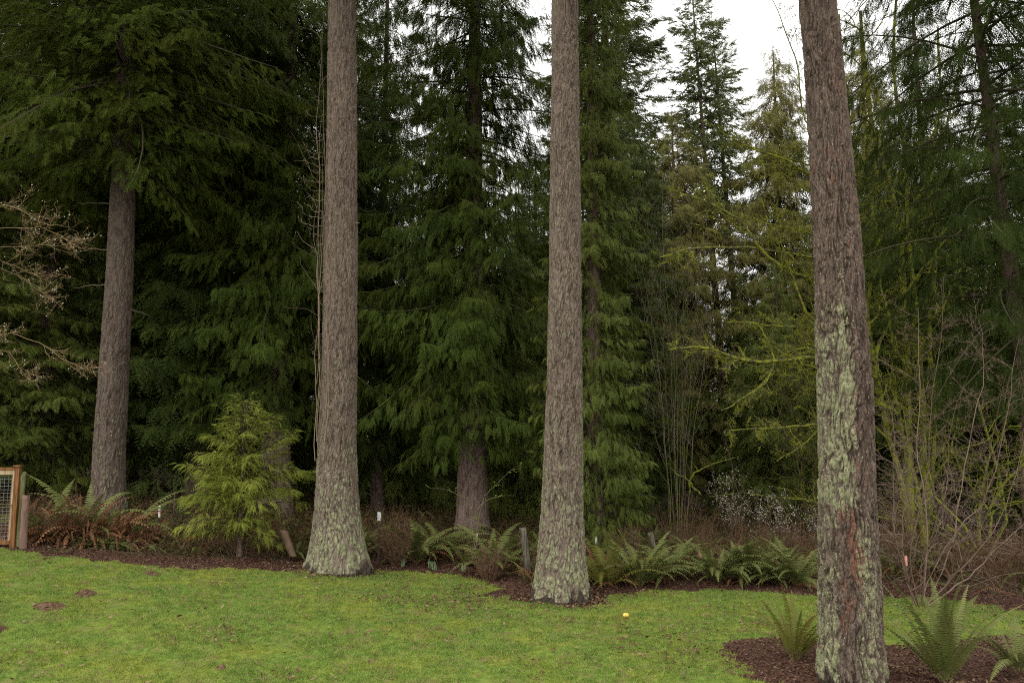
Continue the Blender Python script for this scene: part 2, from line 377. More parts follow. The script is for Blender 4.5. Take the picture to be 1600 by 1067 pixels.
# grass blades
def scatter(n, x0, x1, y0, y1, zk, pw=1.0):
    x = rng.uniform(x0, x1, n); y = y0 + (y1 - y0) * rng.random(n) ** pw
    keep = zone(x, y) == zk; return x[keep], y[keep]
def blades(mb, x, y, hgt_, wid, lean):
    n = len(x); z = hgt(x, y) - .004; az = rng.uniform(0, 6.283, n); aw = rng.uniform(0, 6.283, n)
    h = hgt_ * rng.uniform(.5, 1.3, n); l = lean * h * rng.random(n) * 2
    b = np.stack([x, y, z], 1); dw = np.stack([np.cos(aw), np.sin(aw), 0 * aw], 1) * wid * .5
    tip = b + np.stack([np.cos(az) * l, np.sin(az) * l, h], 1)
    v = np.stack([b - dw, b + dw, tip], 1).reshape(-1, 3); mb.add(v, np.arange(3 * n), np.repeat(rng.random(n) ** 2, 3))
mb = MB()
x, y = scatter(1300000, -15, 15, 8.5, 19.5, 0, 1.15)
u, v = project(x, y, hgt(x, y)); k = (u > -60) & (u < 1660) & (v < 1120); x, y = x[k], y[k]
dn = gn(np.stack([x * 1.3, y * 1.3, 0 * x], 1), 5) * .5 + gn(np.stack([x * 4, y * 4, 0 * x], 1), 6) * .5
k = rng.random(len(x)) < .60 + dn * 1.3
blades(mb, x[k], y[k], .036 + .03 * np.clip(dn[k] + .1, 0, 1), .010, .8)
# longer tufts, along the bed edge and here and there
x, y = scatter(60000, -15, 15, 9, 19.5, 0)
k = (gn(np.stack([x * 2.2, y * 2.2, 0 * x + 7], 1), 8) > .30); blades(mb, x[k], y[k], .065, .010, .8)
tag(mb.build('grass', M['grass']), kind='stuff')

# bark chips on the mulch, leaves and needles dropped on the lawn
def flakes(mb, x, y, s, up=.012, tl=.5):
    n = len(x); o = np.stack([x, y, hgt(x, y) + up], 1); az = rng.uniform(0, 6.283, n); s = s * rng.uniform(.5, 1.5, n)
    X = np.stack([np.cos(az), np.sin(az), rng.normal(0, tl, n) * .6], 1); Yv = np.stack([-np.sin(az), np.cos(az), rng.normal(0, tl, n)], 1)
    a = o - X * s[:, None]; b = o + Yv * (s * .45)[:, None]; c = o + X * s[:, None]; d = o - Yv * (s * .45)[:, None]
    v = np.stack([a, b, c, d], 1).reshape(-1, 3); i = np.arange(n)[:, None] * 4
    mb.add(v, np.concatenate([i + [0, 1, 2], i + [0, 2, 3]]), np.repeat(rng.random(n), 4))
mb = MB(); x, y = scatter(260000, -16, 14, 8.5, 21, 1); flakes(mb, x, y, .022, .008); tag(mb.build('bark_chips', M['chip']), kind='stuff')
mb = MB(); x, y = scatter(90000, -13, 13, 9, 19.5, 0)
u, v = project(x, y, hgt(x, y))
c = gn(np.stack([x * .8, y * .8, 0 * x + 2], 1), 31) + .9 * np.exp(-((u - 700) / 130) ** 2 - ((v - 935) / 25) ** 2) + .8 * np.exp(-((u - 1080) / 90) ** 2 - ((v - 1005) / 30) ** 2)
k = rng.random(len(x)) < np.clip(c * .6 - .03, 0.04, .7); flakes(mb, x[k], y[k], .032, .045, .4); tag(mb.build('leaf_litter', M['litter']), kind='stuff')

# ------------------------------------------------------------------ foliage templates (along +X, flat in XY)
def tri_blade(vs, ts, as_, p, d, L, wdt, nrm, a0, a1, mid=.4):
    s = np.cross(nrm, d); i = len(vs); vs += [p, p + d * L * mid + s * wdt, p + d * L, p + d * L * mid - s * wdt]
    ts += [[i, i + 1, i + 2], [i, i + 2, i + 3]]; as_ += [a0, (a0 + a1) / 2, a1, (a0 + a1) / 2]
def cedar_spray(seed, nl=9, curl=.35, side=.42):
    r = np.random.default_rng(seed); vs, ts, as_ = [], [], []
    def ax(t): return np.array([t, .04 * math.sin(t * 5 + seed), -curl * t * t])
    Zn = np.array([0, 0, 1.])
    tri_blade(vs, ts, as_, ax(0), norm(ax(1) - ax(0)), 1.0, .022, Zn, 0, 1)
    for i in range(nl):
        for sg in (-1, 1):
            t = (i + .5 + .25 * sg) / nl * .93 + .04; L = side * (1 - .75 * t) * (.45 + .55 * min(1, t * 5)) * r.uniform(.75, 1.2)
            an = r.uniform(.65, .95); p = ax(t); d = norm(np.array([math.cos(an), sg * math.sin(an), -2 * curl * t * .6 - r.uniform(0, .35)]))
            nn = norm(Zn - d * d[2] + np.array([0, 0, 0.])); tri_blade(vs, ts, as_, p, d, L, .026, nn, .1, .6 + .4 * t)
            for j in range(2):
                for s2 in (-1, 1):
                    u = .28 + .34 * j; q = p + d * L * u; side_v = np.cross(nn, d) * s2
                    d2 = norm(d * .8 + side_v * .75 + np.array([0, 0, -.15])); l2 = L * .42 * (1.1 - .7 * u)
                    k = len(vs); vs += [q - d * .012, q + d * .018, q + d2 * l2]; ts.append([k, k + 1, k + 2]); as_ += [.2, .3, .5 + .5 * t]
    return np.array(vs), np.array(ts), np.array(as_)
def fir_spray(seed, nl=7, curl=.15, side=.36, wd=.03, jag=3):
    r = np.random.default_rng(seed); vs, ts, as_ = [], [], []
    def ax(t): return np.array([t, .03 * math.sin(t * 4 + seed), -curl * t * t])
    Zn = np.array([0, 0, 1.])
    tri_blade(vs, ts, as_, ax(0), norm(ax(1) - ax(0)), 1.0, wd, Zn, 0, 1); tri_blade(vs, ts, as_, ax(0), norm(ax(1) - ax(0)), 1.0, wd, np.array([0, 1., 0]), 0, 1)
    for i in range(nl):
        for sg in (-1, 1):
            t = (i + .5 + .25 * sg) / nl * .92 + .05; L = side * (1 - .6 * t) * (.5 + .5 * min(1, t * 4)) * r.uniform(.7, 1.25)
            an = r.uniform(.75, 1.05); p = ax(t); d = norm(np.array([math.cos(an), sg * math.sin(an), r.uniform(-.35, .1) - curl * t]))
            nn = norm(Zn - d * d[2]); tri_blade(vs, ts, as_, p, d, L, wd, nn, .1, .5 + .5 * t)
            n2 = np.cross(nn, d); tri_blade(vs, ts, as_, p, d, L, wd, n2, .1, .5 + .5 * t)
            for j in range(jag):
                u = .2 + .7 * j / jag + r.uniform(0, .15); q = p + d * L * u; th = r.uniform(0, 6.28)
                d2 = norm(d * .7 + .8 * (nn * math.sin(th) + n2 * math.cos(th))); k = len(vs)
                vs += [q - d * .01, q + d * .02, q + d2 * .085]; ts.append([k, k + 1, k + 2]); as_ += [.2, .3, .8]
    return np.array(vs), np.array(ts), np.array(as_)
CED = [cedar_spray(i) for i in range(4)]; CEDC = [cedar_spray(i + 9, 6, .4, .46) for i in range(3)]
FIR = [fir_spray(i) for i in range(4)]; HEM = [fir_spray(i + 20, 7, .3, .42, .022, 3) for i in range(4)]; FIRC = [fir_spray(i + 40, 5, .2, .42, .045, 1) for i in range(3)]
def coarse_spray(seed):
    r = np.random.default_rng(seed); vs, ts, as_ = [], [], []; Zn = np.array([0, 0, 1.])
    for i in range(9):
        sg = 1 if i % 2 else -1; t = i / 9; a = r.uniform(.5, 1.0) * sg if i else 0; d = norm(np.array([math.cos(a), math.sin(a), r.uniform(-.5, .05)])); tri_blade(vs, ts, as_, np.array([t * .7, 0, -.15 * t * t]), d, r.uniform(.25, .45) * (1.3 - t), .05, norm(Zn - d * d[2]), .1, .8)
    return np.array(vs), np.array(ts), np.array(as_)
FARS = [coarse_spray(i) for i in range(3)]

STY = dict(   # e0 start angle low/high crown, droop, upturn, hang of sprays, spray length, sprays per metre^1.2, templates
    cedar=dict(e=(-14, 6), droop=.34, up=.26, hang=1.25, roll=.35, sl=.50, dens=26, tm=CED, reach=.55),
    cedarf=dict(e=(-14, 6), droop=.34, up=.26, hang=1.25, roll=.4, sl=.37, dens=34, tm=CED, reach=.55),
    cedarc=dict(e=(-14, 6), droop=.34, up=.26, hang=1.2, roll=.4, sl=.75, dens=12, tm=CEDC, reach=.6),
    fir=dict(e=(-16, 8), droop=.30, up=.12, hang=1.0, roll=.4, sl=.50, dens=26, tm=FIR, reach=.55),
    spire=dict(e=(-16, 22), droop=.15, up=.15, hang=.15, sl=.62, dens=17, tm=FIRC, reach=.5),
    hemlock=dict(e=(-4, 12), droop=.26, up=.0, hang=1.6, roll=.35, sl=.46, dens=26, tm=HEM, reach=.6),
)
def crown(leaf, wood, axis, z0, z1, Rf, n, style, r, az_bias=None, keep=None, branch_moss=0.0, dens=1.0):
    """axis(z) -> trunk centre and radius; Rf(u,az) -> branch length for u in 0..1 up the crown"""
    s = STY[style]; LP, LR = [], []; ct = rng if r is None else r
    up = np.array([0, 0, 1.])
    for i in range(n):
        u = (i + ct.random()) / n; z = z0 + (z1 - z0) * u; az = i * 2.39996 + ct.normal(0, .35)
        L = Rf(u, az) * (ct.uniform(.75, 1.12) if ct.random() < .62 else ct.uniform(.3, .75))
        if az_bias is not None and ct.random() > az_bias(az): continue
        if L < .12: continue
        e = math.radians(s['e'][0] + (s['e'][1] - s['e'][0]) * u + min(max(ct.normal(0, 13), -22), 14)); dv = ct.uniform(.45, 1.5); hv = ct.uniform(.6, 1.5)
        c, tr = axis(z); hd = np.array([math.cos(az), math.sin(az), 0]); sd = np.array([-math.sin(az), math.cos(az), 0])
        S_ = np.linspace(0, 1, 7); bend = ct.normal(0, .25)
        pts = c + hd * (tr * .6 + L * S_[:, None]) + sd * (bend * L * S_[:, None] ** 2) + up * (L * (math.tan(e) * S_ - s['droop'] * S_ ** 2 * 1.2 + s['up'] * S_ ** 4))[:, None]
        if keep is not None and not keep(pts[-1]): continue
        LP.append(pts); r0 = .007 + .0085 * L; LR.append(np.linspace(r0, .005, 7))
        m = max(5, int(s['dens'] * dens * dv * L ** 1.2)); ss = ct.uniform(.0, 1, m) ** .85; sg = ct.choice([-1, 1], m)
        k = np.minimum((ss * 6).astype(int), 5); f = (ss * 6 - k)[:, None]; B = pts[k] * (1 - f) + pts[k + 1] * f; Tn = norm(pts[k + 1] - pts[k])
        an = np.radians(ct.uniform(35, 70, m) * (1 - .55 * ss)); Sd = norm(np.cross(Tn, up)); ro = ct.normal(0, s.get('roll', .5), m)[:, None]; Sd = Sd * np.cos(ro) + np.cross(Sd, Tn) * np.sin(ro)
        dS = Tn * np.cos(an)[:, None] + Sd * (np.sin(an) * sg)[:, None]
        L2 = s['reach'] * L * (1 - ss) * (.35 + .65 * np.minimum(1, ss * 3.5)) + .04; off = ct.random(m) ** .8 * L2
        O = B + dS * off[:, None] - up * (s['hang'] * (.12 * off + .25 * off ** 2))[:, None]
        D = norm(dS + Tn * .35 + ct.normal(0, .30, (m, 3)) - up * (s['hang'] * hv * (.25 + ct.random(m) * 1.1))[:, None])
        Zv = up + hd * .25 * s['hang'] + ct.normal(0, .42, (m, 3)); Zv = norm(Zv - D * (Zv * D).sum(1, keepdims=True)); Yv = np.cross(Zv, D)
        sl = s['sl'] * ct.uniform(.6, 1.2, m) * (1 - .35 * ss) * min(1, .45 + L * .3)
        tint = np.clip(ct.normal(.42, .17) + ct.normal(0, .14, m), 0, 1); w_ = ct.integers(0, len(s['tm']), m)
        for q_ in range(len(s['tm'])):
            j = w_ == q_; inst(leaf, s['tm'][q_], O[j], D[j], Yv[j], Zv[j], sl[j], tint[j])
    if LP and wood is not None: tubes(wood, np.array(LP), np.array(LR), 4, ct.random(len(LP)), branch_moss)

def straight(base, H, r0, lean=(0, 0), pw=.9):
    b = np.asarray(base, float)
    def ax(z):
        t = min(max((z - b[2]) / H, 0), 1); return np.array([b[0] + lean[0] * t * H, b[1] + lean[1] * t * H, z]), r0 * (1 - t) ** pw + .015
    return ax
def plain_trunk(mb, axis, z0, z1, flare=.35, sides=14, n=26, seed=0):
    zs = z0 - .15 + (z1 - z0) * np.linspace(0, 1, n) ** 1.3; th = np.arange(sides) * 2 * math.pi / sides; V_ = []
    for z in zs:
        c, r_ = axis(z); r_ = r_ * (1 + flare * math.exp(-(z - z0) / .5)); rr = r_ * (1 + .05 * np.sin(3 * th + seed + z * .3) + .03 * np.sin(7 * th + z))
        V_.append(np.stack([c[0] + rr * np.cos(th), c[1] + rr * np.sin(th), np.full(sides, z)], 1))
    mb.add(np.concatenate(V_), grid_tris(n, sides, True), np.repeat(.12 * np.exp(-(zs - z0) / 2), sides), 0)

def conifer(name, label, cat, base, H, r0, z0, Rf, n, style, leafm, group=None, lean=(0, 0), seed=1, az_bias=None, keep=None, ztop=None, moss=.5, dens=1.0, bark='bark_back', axis=None):
    t = thing(name, base, label, cat, group); r = np.random.default_rng(seed)
    ax = axis or straight(base, H, r0, lean); b = MB()
    if axis is None:
        plain_trunk(b, ax, base[2], base[2] + H, seed=seed); b.build('trunk', M[bark], t, True)
    lf, wd = MB(), MB(); crown(lf, wd, ax, base[2] + z0, base[2] + (ztop or H * .99), Rf, n, style, r, az_bias, keep, moss, dens)
    merge(lf, wd); lf.build('crown', [M[leafm], M['branch']], t); return t

def prof(*kn):
    us = [k[0] for k in kn]; rs = [k[1] for k in kn]
    return lambda u, az: float(np.interp(u, us, rs))

# ------------------------------------------------------------------ four tall trunks in front
def big_trunk(name, label, rows, Y, matname, N=220, ztop=13.6, H=27, seed=0, freq=13., depth=.016, lich=None, red=None, flare=.10, stretch=4.5, dz=.017):
    zs, cs, rs = [], [], []
    for py, xl, xr in rows:
        a, b = P(xl, py, Y), P(xr, py, Y); zs.append((a[2] + b[2]) / 2); cs.append((a[0] + b[0]) / 2); rs.append((b[0] - a[0]) / 2)
    zs, cs, rs = [np.array(q_)[::-1] for q_ in (zs, cs, rs)]
    zb = min(zs[0], ground(cs[0], Y)); 
    def ax(z):
        if z <= zs[-1]: return np.array([np.interp(z, zs, cs), Y, z]), float(np.interp(z, zs, rs))
        sl_ = (cs[-1] - cs[-4]) / (zs[-1] - zs[-4]); k = max(0., 1 - (z - zs[-1]) / (H - zs[-1]))
        return np.array([cs[-1] + sl_ * (z - zs[-1]), Y, z]), rs[-1] * k + .02
    t = thing(name, (cs[0], Y, zb), label, 'tree', 'tall bare fir trunks along the lawn')
    z = np.concatenate([np.arange(zb - .25, ztop, dz), np.linspace(ztop + .1, H, 40)]); n = len(z)
    A = [ax(q_) for q_ in z]; c = np.array([a[0] for a in A]); r_ = np.array([a[1] for a in A])
    k = np.ones(9) / 9; pad = lambda q_: np.convolve(np.pad(q_, 4, mode='edge'), k, 'valid'); c[:, 0] = pad(c[:, 0]); r_ = pad(r_)
    th = np.arange(N) * 2 * math.pi / N; TH, ZG = np.meshgrid(th, z); RG = np.repeat(r_[:, None], N, 1)
    rm = float(np.median(r_[z < 8]))
    q = np.stack([np.cos(TH).ravel() * rm, np.sin(TH).ravel() * rm, ZG.ravel()], 1)
    wrp = gn(q * np.array([2.5, 2.5, 1.2]), seed + 1); wz = gn(q * np.array([3., 3., 2.]), seed + 6)
    q1 = q * np.array([freq, freq, freq / stretch]); q1[:, 0] += wrp * 1.1; q1[:, 1] += wz * 1.1; q1[:, 2] += wrp * .6
    f1 = np.abs(gn(q1, seed + 2)); f2 = np.abs(gn(q1 * np.array([1.9, 1.9, 2.2]), seed + 3)); f3 = gn(q * 38, seed + 4); big = gn(q * np.array([2.2, 2.2, .5]), seed + 5)
    d = -depth * np.exp(-(f1 / .15) ** 2) - depth * .6 * np.exp(-(f2 / .16) ** 2) + (.005 if N < 350 else .008) * f3 + .022 * big
    hb = ZG - zb; lob = gn(np.stack([np.cos(TH).ravel() * 1.7, np.sin(TH).ravel() * 1.7, ZG.ravel() * .15], 1), seed + 9).reshape(TH.shape)
    lob2 = gn(np.stack([np.cos(TH).ravel() * 3.6, np.sin(TH).ravel() * 3.6, ZG.ravel() * .4], 1), seed + 19).reshape(TH.shape)
    rad = RG * (1 + flare * np.exp(-np.maximum(hb, 0) / .38) * (lob * 2.2 + lob2 * 1.6 + .2)) + d.reshape(TH.shape) * (1 + .3 * np.exp(-np.maximum(hb, 0) / .8)) + .03 * lob * np.exp(-np.maximum(hb, 0) / 1.5) + .04 * lob2 * np.exp(-np.maximum(hb, 0) / .8)
    vx = c[:, 0:1] + rad * np.cos(TH); vy = Y + rad * np.sin(TH)
    uu = np.cos(TH).ravel(); hh = hb.ravel(); m1 = gn(q * np.array([3.2, 3.2, 1.0]), seed + 11); m2 = gn(q * np.array([8, 8, 3.]), seed + 12)
    l = np.clip(lich(uu, hh, m1, m2) - (.75 * np.exp(-(f1 / .13) ** 2) + .35 * np.exp(-(f2 / .13) ** 2)) * (1 if N < 350 else .42), 0, 1); rd = (np.clip(red(uu, hh, m1, m2), 0, 1) if red else 0) - .95 * np.clip(1.15 - (hh - .02) / np.maximum(.10 + .55 * np.clip(m1 + m2, -.12, .6), .05), 0, 1); l = l * np.clip(1.3 + rd * 2.2, 0, 1)
    b = MB(); b.add(np.stack([vx, vy, ZG], -1).reshape(-1, 3), grid_tris(n, N, True), l, rd); b.build('trunk', M[matname], t, True)
    return t, ax
R1 = [(-10, 185, 214), (200, 180, 213), (400, 168, 208), (600, 155, 199), (700, 147, 194), (770, 144, 194), (830, 136, 199)]
R2 = [(-8, 513, 556), (200, 511, 558), (400, 506, 559), (600, 502, 558), (700, 497, 557), (770, 493, 560), (820, 489, 566), (860, 485, 574), (890, 478, 584)]
R3 = [(-8, 862, 903), (200, 860, 906), (400, 858, 909), (600, 854, 911), (700, 850, 911), (800, 845, 912), (870, 839, 916), (905, 834, 919), (935, 826, 923)]
R4 = [(-8, 1249, 1305), (200, 1263, 1327), (400, 1273, 1345), (600, 1279, 1361), (700, 1281, 1365), (800, 1281, 1369), (900, 1281, 1375), (1000, 1281, 1377), (1050, 1281, 1382)]
def lichA(u, h, m1, m2): return .56 * np.exp(-np.maximum(h - .5, 0) / 1.7) + .40 * np.exp(-h / 9) + .26 * m1 + .16 * m2 - .04
def lichB(u, h, m1, m2): return .50 * np.exp(-np.maximum(h - .5, 0) / 1.5) + .40 + .28 * m1 + .18 * m2 - .04 * h / 4 - .04
def foot_litter(x0, y0, rr0, n, r=np.random.default_rng(5)):
    a = r.uniform(0, 6.283, n); q = rr0 + np.abs(r.normal(0, .32, n)); m_ = MB(); flakes(m_, x0 + q * np.cos(a), y0 + q * np.sin(a), .028, .03, .5); tag(m_.build('needle_litter', M['litter']), kind='stuff')
for q_ in ((1.13, 16.5, .45, 1500), (-3.98, 18.6, .60, 1100), (5.38, 11.2, .42, 1500)): foot_litter(*q_)
def stubs(t, ax, zb, spec, seed, mat='branch'):
    r = np.random.default_rng(seed)
    for h, az, L, up_ in spec:
        c, tr = ax(zb + h); d = np.array([math.cos(math.radians(az)), math.sin(math.radians(az)), up_]); p = [c + np.array([d[0], d[1], 0]) * tr * .9 + d * L * q_ + np.array([0, 0, -.10 * L * q_ * q_]) + r.normal(0, .02 * L, 3) for q_ in np.linspace(0, 1, 6)]
        mb = MB(); tubes(mb, np.array([p]), np.linspace(.018 if L < .3 else .014, .008 if L < .3 else .003, 6)[None], 6, .8, .3); mb.build('branch_stub', M[mat], t, True)
def lich1(u, h, m1, m2): return .62 * np.exp(-h / 3.4) + .22 * m1 + .1 * m2
def bump_(x, c_, w_): return np.exp(-((x - c_) / w_) ** 2)
def lichC(u, h, m1, m2):
    A = sstep(2.2, 2.45, h + m1 * .3) * (1 - sstep(4.2, 6.2, h + m1 * .8)); lef = 1 - sstep(-.35, .15, u + .35 * m1)
    g = .56 * A * lef + .28 * bump_(u, -.2, .4) * bump_(h, 4.2, 1.4)                                # sheet down the left side
    g = g + (1 - sstep(2.2, 2.7, h)) * (.42 * bump_(u, .1, .38) + .42 * (1 - sstep(-.8, -.55, u)) + .22 * sstep(.2, .5, u)) + .30 * np.exp(-np.maximum(h - .4, 0) / .5)
    return g + .26 * m1 + .18 * m2 + .03
def redC(u, h, m1, m2): return (.62 + .6 * m1 + .5 * m2) * bump_(u, -.36 + .35 * m1, .30) * sstep(.35, .9, h) * (1 - sstep(2.25, 2.5, h + .2 * m2)) + .42 * bump_(u, .15, .35) * bump_(h, 3.2, .8) + .22 * m1 + .2 * m2 + .22 * bump_(h, 7, 2.5)
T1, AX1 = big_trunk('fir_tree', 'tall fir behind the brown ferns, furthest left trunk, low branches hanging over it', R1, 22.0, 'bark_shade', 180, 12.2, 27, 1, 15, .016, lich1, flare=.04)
T2, AX2 = big_trunk('fir_tree', 'tall straight fir trunk beside the young cedar, vine stems up one edge', R2, 18.6, 'bark_front', 300, 13.2, 27, 2, 18, .024, lichA, flare=.05, stretch=4.5)
T3, AX3 = big_trunk('fir_tree', 'tall straight fir trunk at the lawn edge in the middle, base crusted with lichen', R3, 16.5, 'bark_front', 300, 12.2, 27, 3, 18, .024, lichB, flare=.08, stretch=4.5)
T4, AX4 = big_trunk('fir_tree', 'nearest and thickest fir trunk, flaking bark with pale green lichen and red patches', R4, 11.2, 'bark_near', 400, 9.4, 27, 4, 14, .030, lichC, redC, stretch=4.6, dz=.013, flare=.03)

stubs(T2, AX2, .2, [(6.9, -160, .10, .2), (8.7, -60, .12, .1), (9.9, -130, .14, .2), (4.6, -75, .07, .1), (8.1, -20, .15, .1)], 1, 'twig_grey')
stubs(T3, AX3, .0, [(6.6, -30, .10, .1), (8.3, -120, .10, .2), (4.9, -55, .06, .1), (9.5, -150, .16, .1)], 2, 'twig_grey')
stubs(T1, AX1, .9, [(5.9, 8, .5, -.2), (8.1, -80, .12, .2), (7.0, -110, .10, .1), (8.9, 190, .9, .1), (7.6, 175, 1.1, .05), (6.6, 185, .9, -.05), (9.4, 5, 1.0, .1)], 3, 'twig_grey')
stubs(T4, AX4, .0, [(5.9, -100, .05, .1), (7.4, -80, .06, .1), (6.7, 10, .08, .1)], 4, 'twig_grey')

# crown of the fir at the far left: boughs hang in front of its trunk
def add_crown(t, ax, z0, z1, Rf, n, style, leafm, seed, az_bias=None, dens=1.0):
    lf, wd = MB(), MB(); crown(lf, wd, ax, z0, z1, Rf, n, style, np.random.default_rng(seed), az_bias, None, .3, dens)
    merge(lf, wd); lf.build('crown', [M[leafm], M['branch']], t)
add_crown(T1, AX1, 11.0, 21, prof((0, 2.2), (.12, 4.8), (.6, 5.2), (1, 2.0)), 210, 'fir', 'fir', 5, dens=.75)

# the other three carry their crowns above the picture; they shade the wood behind
add_crown(T2, AX2, 16.5, 26.5, prof((0, 4.2), (.4, 4.4), (1, 1.0)), 110, 'spire', 'fir', 61, dens=.75)
add_crown(T3, AX3, 16.0, 26.5, prof((0, 3.8), (.4, 4.2), (1, 1.0)), 100, 'spire', 'fir', 62, dens=.75)
add_crown(T4, AX4, 15.0, 26.5, prof((0, 3.6), (.4, 4.0), (1, 1.0)), 90, 'spire', 'fir', 63, dens=.7)

# ------------------------------------------------------------------ conifers of the wood
def cb(px, Y): return base_at(px, Y)
ced_a = conifer('cedar_tree', 'large cedar with bare lower trunk, drooping boughs, between the two middle fir trunks', 'tree', cb(738, 25), 25, .47, 3.3,
                prof((0, 2.6), (.1, 3.5), (.5, 3.5), (.8, 2.8), (1, .3)), 340, 'cedar', 'cedar', 'cedars of the wood', seed=21, moss=1.0, dens=1.12, bark='bark_cedar')
ced_b = conifer('cedar_tree', 'dense columnar cedar leafy to the ground just right of the middle fir trunk', 'tree', cb(930, 21.5), 21, .26, .5,
                prof((0, 1.35), (.25, 1.5), (.6, 1.35), (.85, 1.0), (1, .1)), 480, 'cedarf', 'cedar_light', 'cedars of the wood', seed=22, dens=1.45)
fir_d = conifer('fir_tree', 'broad dark fir high behind the columnar cedar, top out of view', 'tree', cb(955, 44), 40, .45, 9,
                prof((0, 4.6), (.3, 4.4), (.6, 3.0), (1, .3)), 420, 'spire', 'spire', 'firs of the wood', seed=23, dens=1.2)
fir_e = conifer('fir_tree', 'slender spire fir against white sky, bare dark trunk below its ragged crown', 'tree', cb(1140, 42), 28.6, .24, 13.2,
                prof((0, 1.7), (.3, 2.5), (.6, 2.1), (.85, 1.4), (1, .35)), 160, 'spire', 'spire', 'firs of the wood', lean=(-.047, 0), seed=24, dens=.95)
fir_e2 = conifer('fir_tree', 'second spire fir close behind the slender one, crown leaning right of it', 'tree', cb(1168, 43.5), 27.8, .24, 8.0,
                 prof((0, .9), (.4, 2.0), (.65, 2.1), (.85, 1.3), (1, .35)), 155, 'spire', 'spire', 'firs of the wood', lean=(-.045, 0), seed=25)
ced_f = conifer('cedar_tree', 'drooping olive brown cedar left of the nearest trunk, high up', 'tree', cb(1232, 37), 22.5, .26, 3.0,
                prof((0, 2.2), (.4, 2.9), (.75, 2.1), (.93, .9), (1, .3)), 420, 'cedarc', 'cedar_olive', 'cedars of the wood', seed=26, dens=1.6)
hb_ = P(1626, 680, 19.0); hbase = np.array([hb_[0], 19.0, ground(hb_[0], 19.0)])
hem_g = conifer('hemlock_tree', 'dark hemlock at the right edge with leaning trunk and long drooping boughs', 'tree', hbase, 23, .20, 4.6,
                prof((0, 2.6), (.2, 4.0), (.5, 4.4), (.8, 3.8), (1, .8)), 190, 'hemlock', 'hemlock', seed=27, lean=(-.058, 0), dens=.85)
hem_i = conifer('hemlock_tree', 'dark feathery hemlock deep between the vine clad trunk and the large cedar', 'tree', cb(592, 31), 26, .24, 2.0,
                prof((0, 2.0), (.3, 2.4), (.8, 1.3), (1, .1)), 420, 'cedarc', 'hemlock', seed=28, dens=1.5)

ced_j = conifer('cedar_tree', 'bushy green cedar low on the left of the nearest trunk', 'tree', cb(1222, 31), 10.5, .16, .3,
                prof((0, 1.6), (.2, 2.3), (.6, 1.7), (1, .15)), 230, 'cedarc', 'cedar_light', 'evergreens deep in the wood', seed=29, dens=1.25)
copies = [  # source, px, Y, turn, scale xy, scale z, label
    (ced_b, 55, 26, 1.0, 1.9, 1.1, 'leafy cedar with low green boughs behind the timber gate'),
    (ced_b, -90, 24, 2.0, 2.0, 1.2, 'leafy cedar at the left edge behind the budding twigs'),
    (hem_i, 310, 28, .4, 1.6, 1.1, 'dark evergreen in deep shade above the young cedar'),
    (ced_a, 432, 27, 2.2, 1.1, 1.1, 'dark cedar with reddish shaded trunk left of the vine clad fir'),
    (hem_i, 195, 32, 3.0, 1.9, 1.2, 'dense dark evergreen right behind the leftmost fir trunk'),
    (hem_i, 115, 37, 1.2, 2.0, 1.25, 'dark evergreen between the gate and the leftmost fir trunk, further back'),
    (ced_b, 520, 35, 4.0, 2.0, 1.2, 'dark evergreen hidden behind the vine clad trunk'),
    (ced_b, 380, 36, 4.4, 2.2, 1.3, 'dark evergreen far behind the tip of the young cedar'),
    (ced_j, 655, 33, 5.0, 1.1, 1.15, 'short dark evergreen behind the left boughs of the large cedar'),
    (ced_j, 815, 31, 3.3, 1.1, 1.15, 'short dark evergreen behind the right boughs of the large cedar'),
    (hem_i, 1000, 29, 2.6, .9, .62, 'dark evergreen with brown trunk at the right foot of the columnar cedar'),
    (ced_f, 1062, 37, 1.1, 1.05, .85, 'shaded evergreen behind the upright bare shrub'),
    (ced_j, 1290, 36, 2.9, 1.25, 1.4, 'green evergreen mostly behind the nearest trunk'),
    (hem_i, 1395, 34, 1.8, 1.3, .62, 'dark evergreen behind the mossy maple stems'),
    (hem_i, 1485, 31, 4.1, 1.15, .6, 'dark evergreen between the mossy maple and the leaning hemlock'),
    (hem_i, 1468, 28.5, 5.2, .95, .85, 'tall dark evergreen right behind the mossy maple stems'),
    (ced_j, 1165, 36, 3.4, 1.0, 1.05, 'low green cedar below the spire firs'),
    (ced_b, 700, 41, 1.7, 1.7, 1.0, 'tall evergreen far behind the large cedar, seen between its boughs'),
    (hem_i, 838, 43, 1.3, 1.3, .75, 'evergreen far behind the left side of the middle fir trunk'),
    (ced_f, 1378, 45, 2.1, 1.1, 1.25, 'drooping olive cedar far behind, just right of the nearest trunk'),
    (ced_a, 1590, 33, .7, 1.0, .75, 'shaded evergreen behind the leaning hemlock'),
    (hem_i, 1720, 26, 2.0, 1.4, .7, 'dark evergreen beyond the right edge hemlock'),
]
for src, px, Y, a, sx, sz, lb in copies:
    o = dup(src, cb(px, Y), a, (sx, sx, sz), lb, 'evergreens deep in the wood')

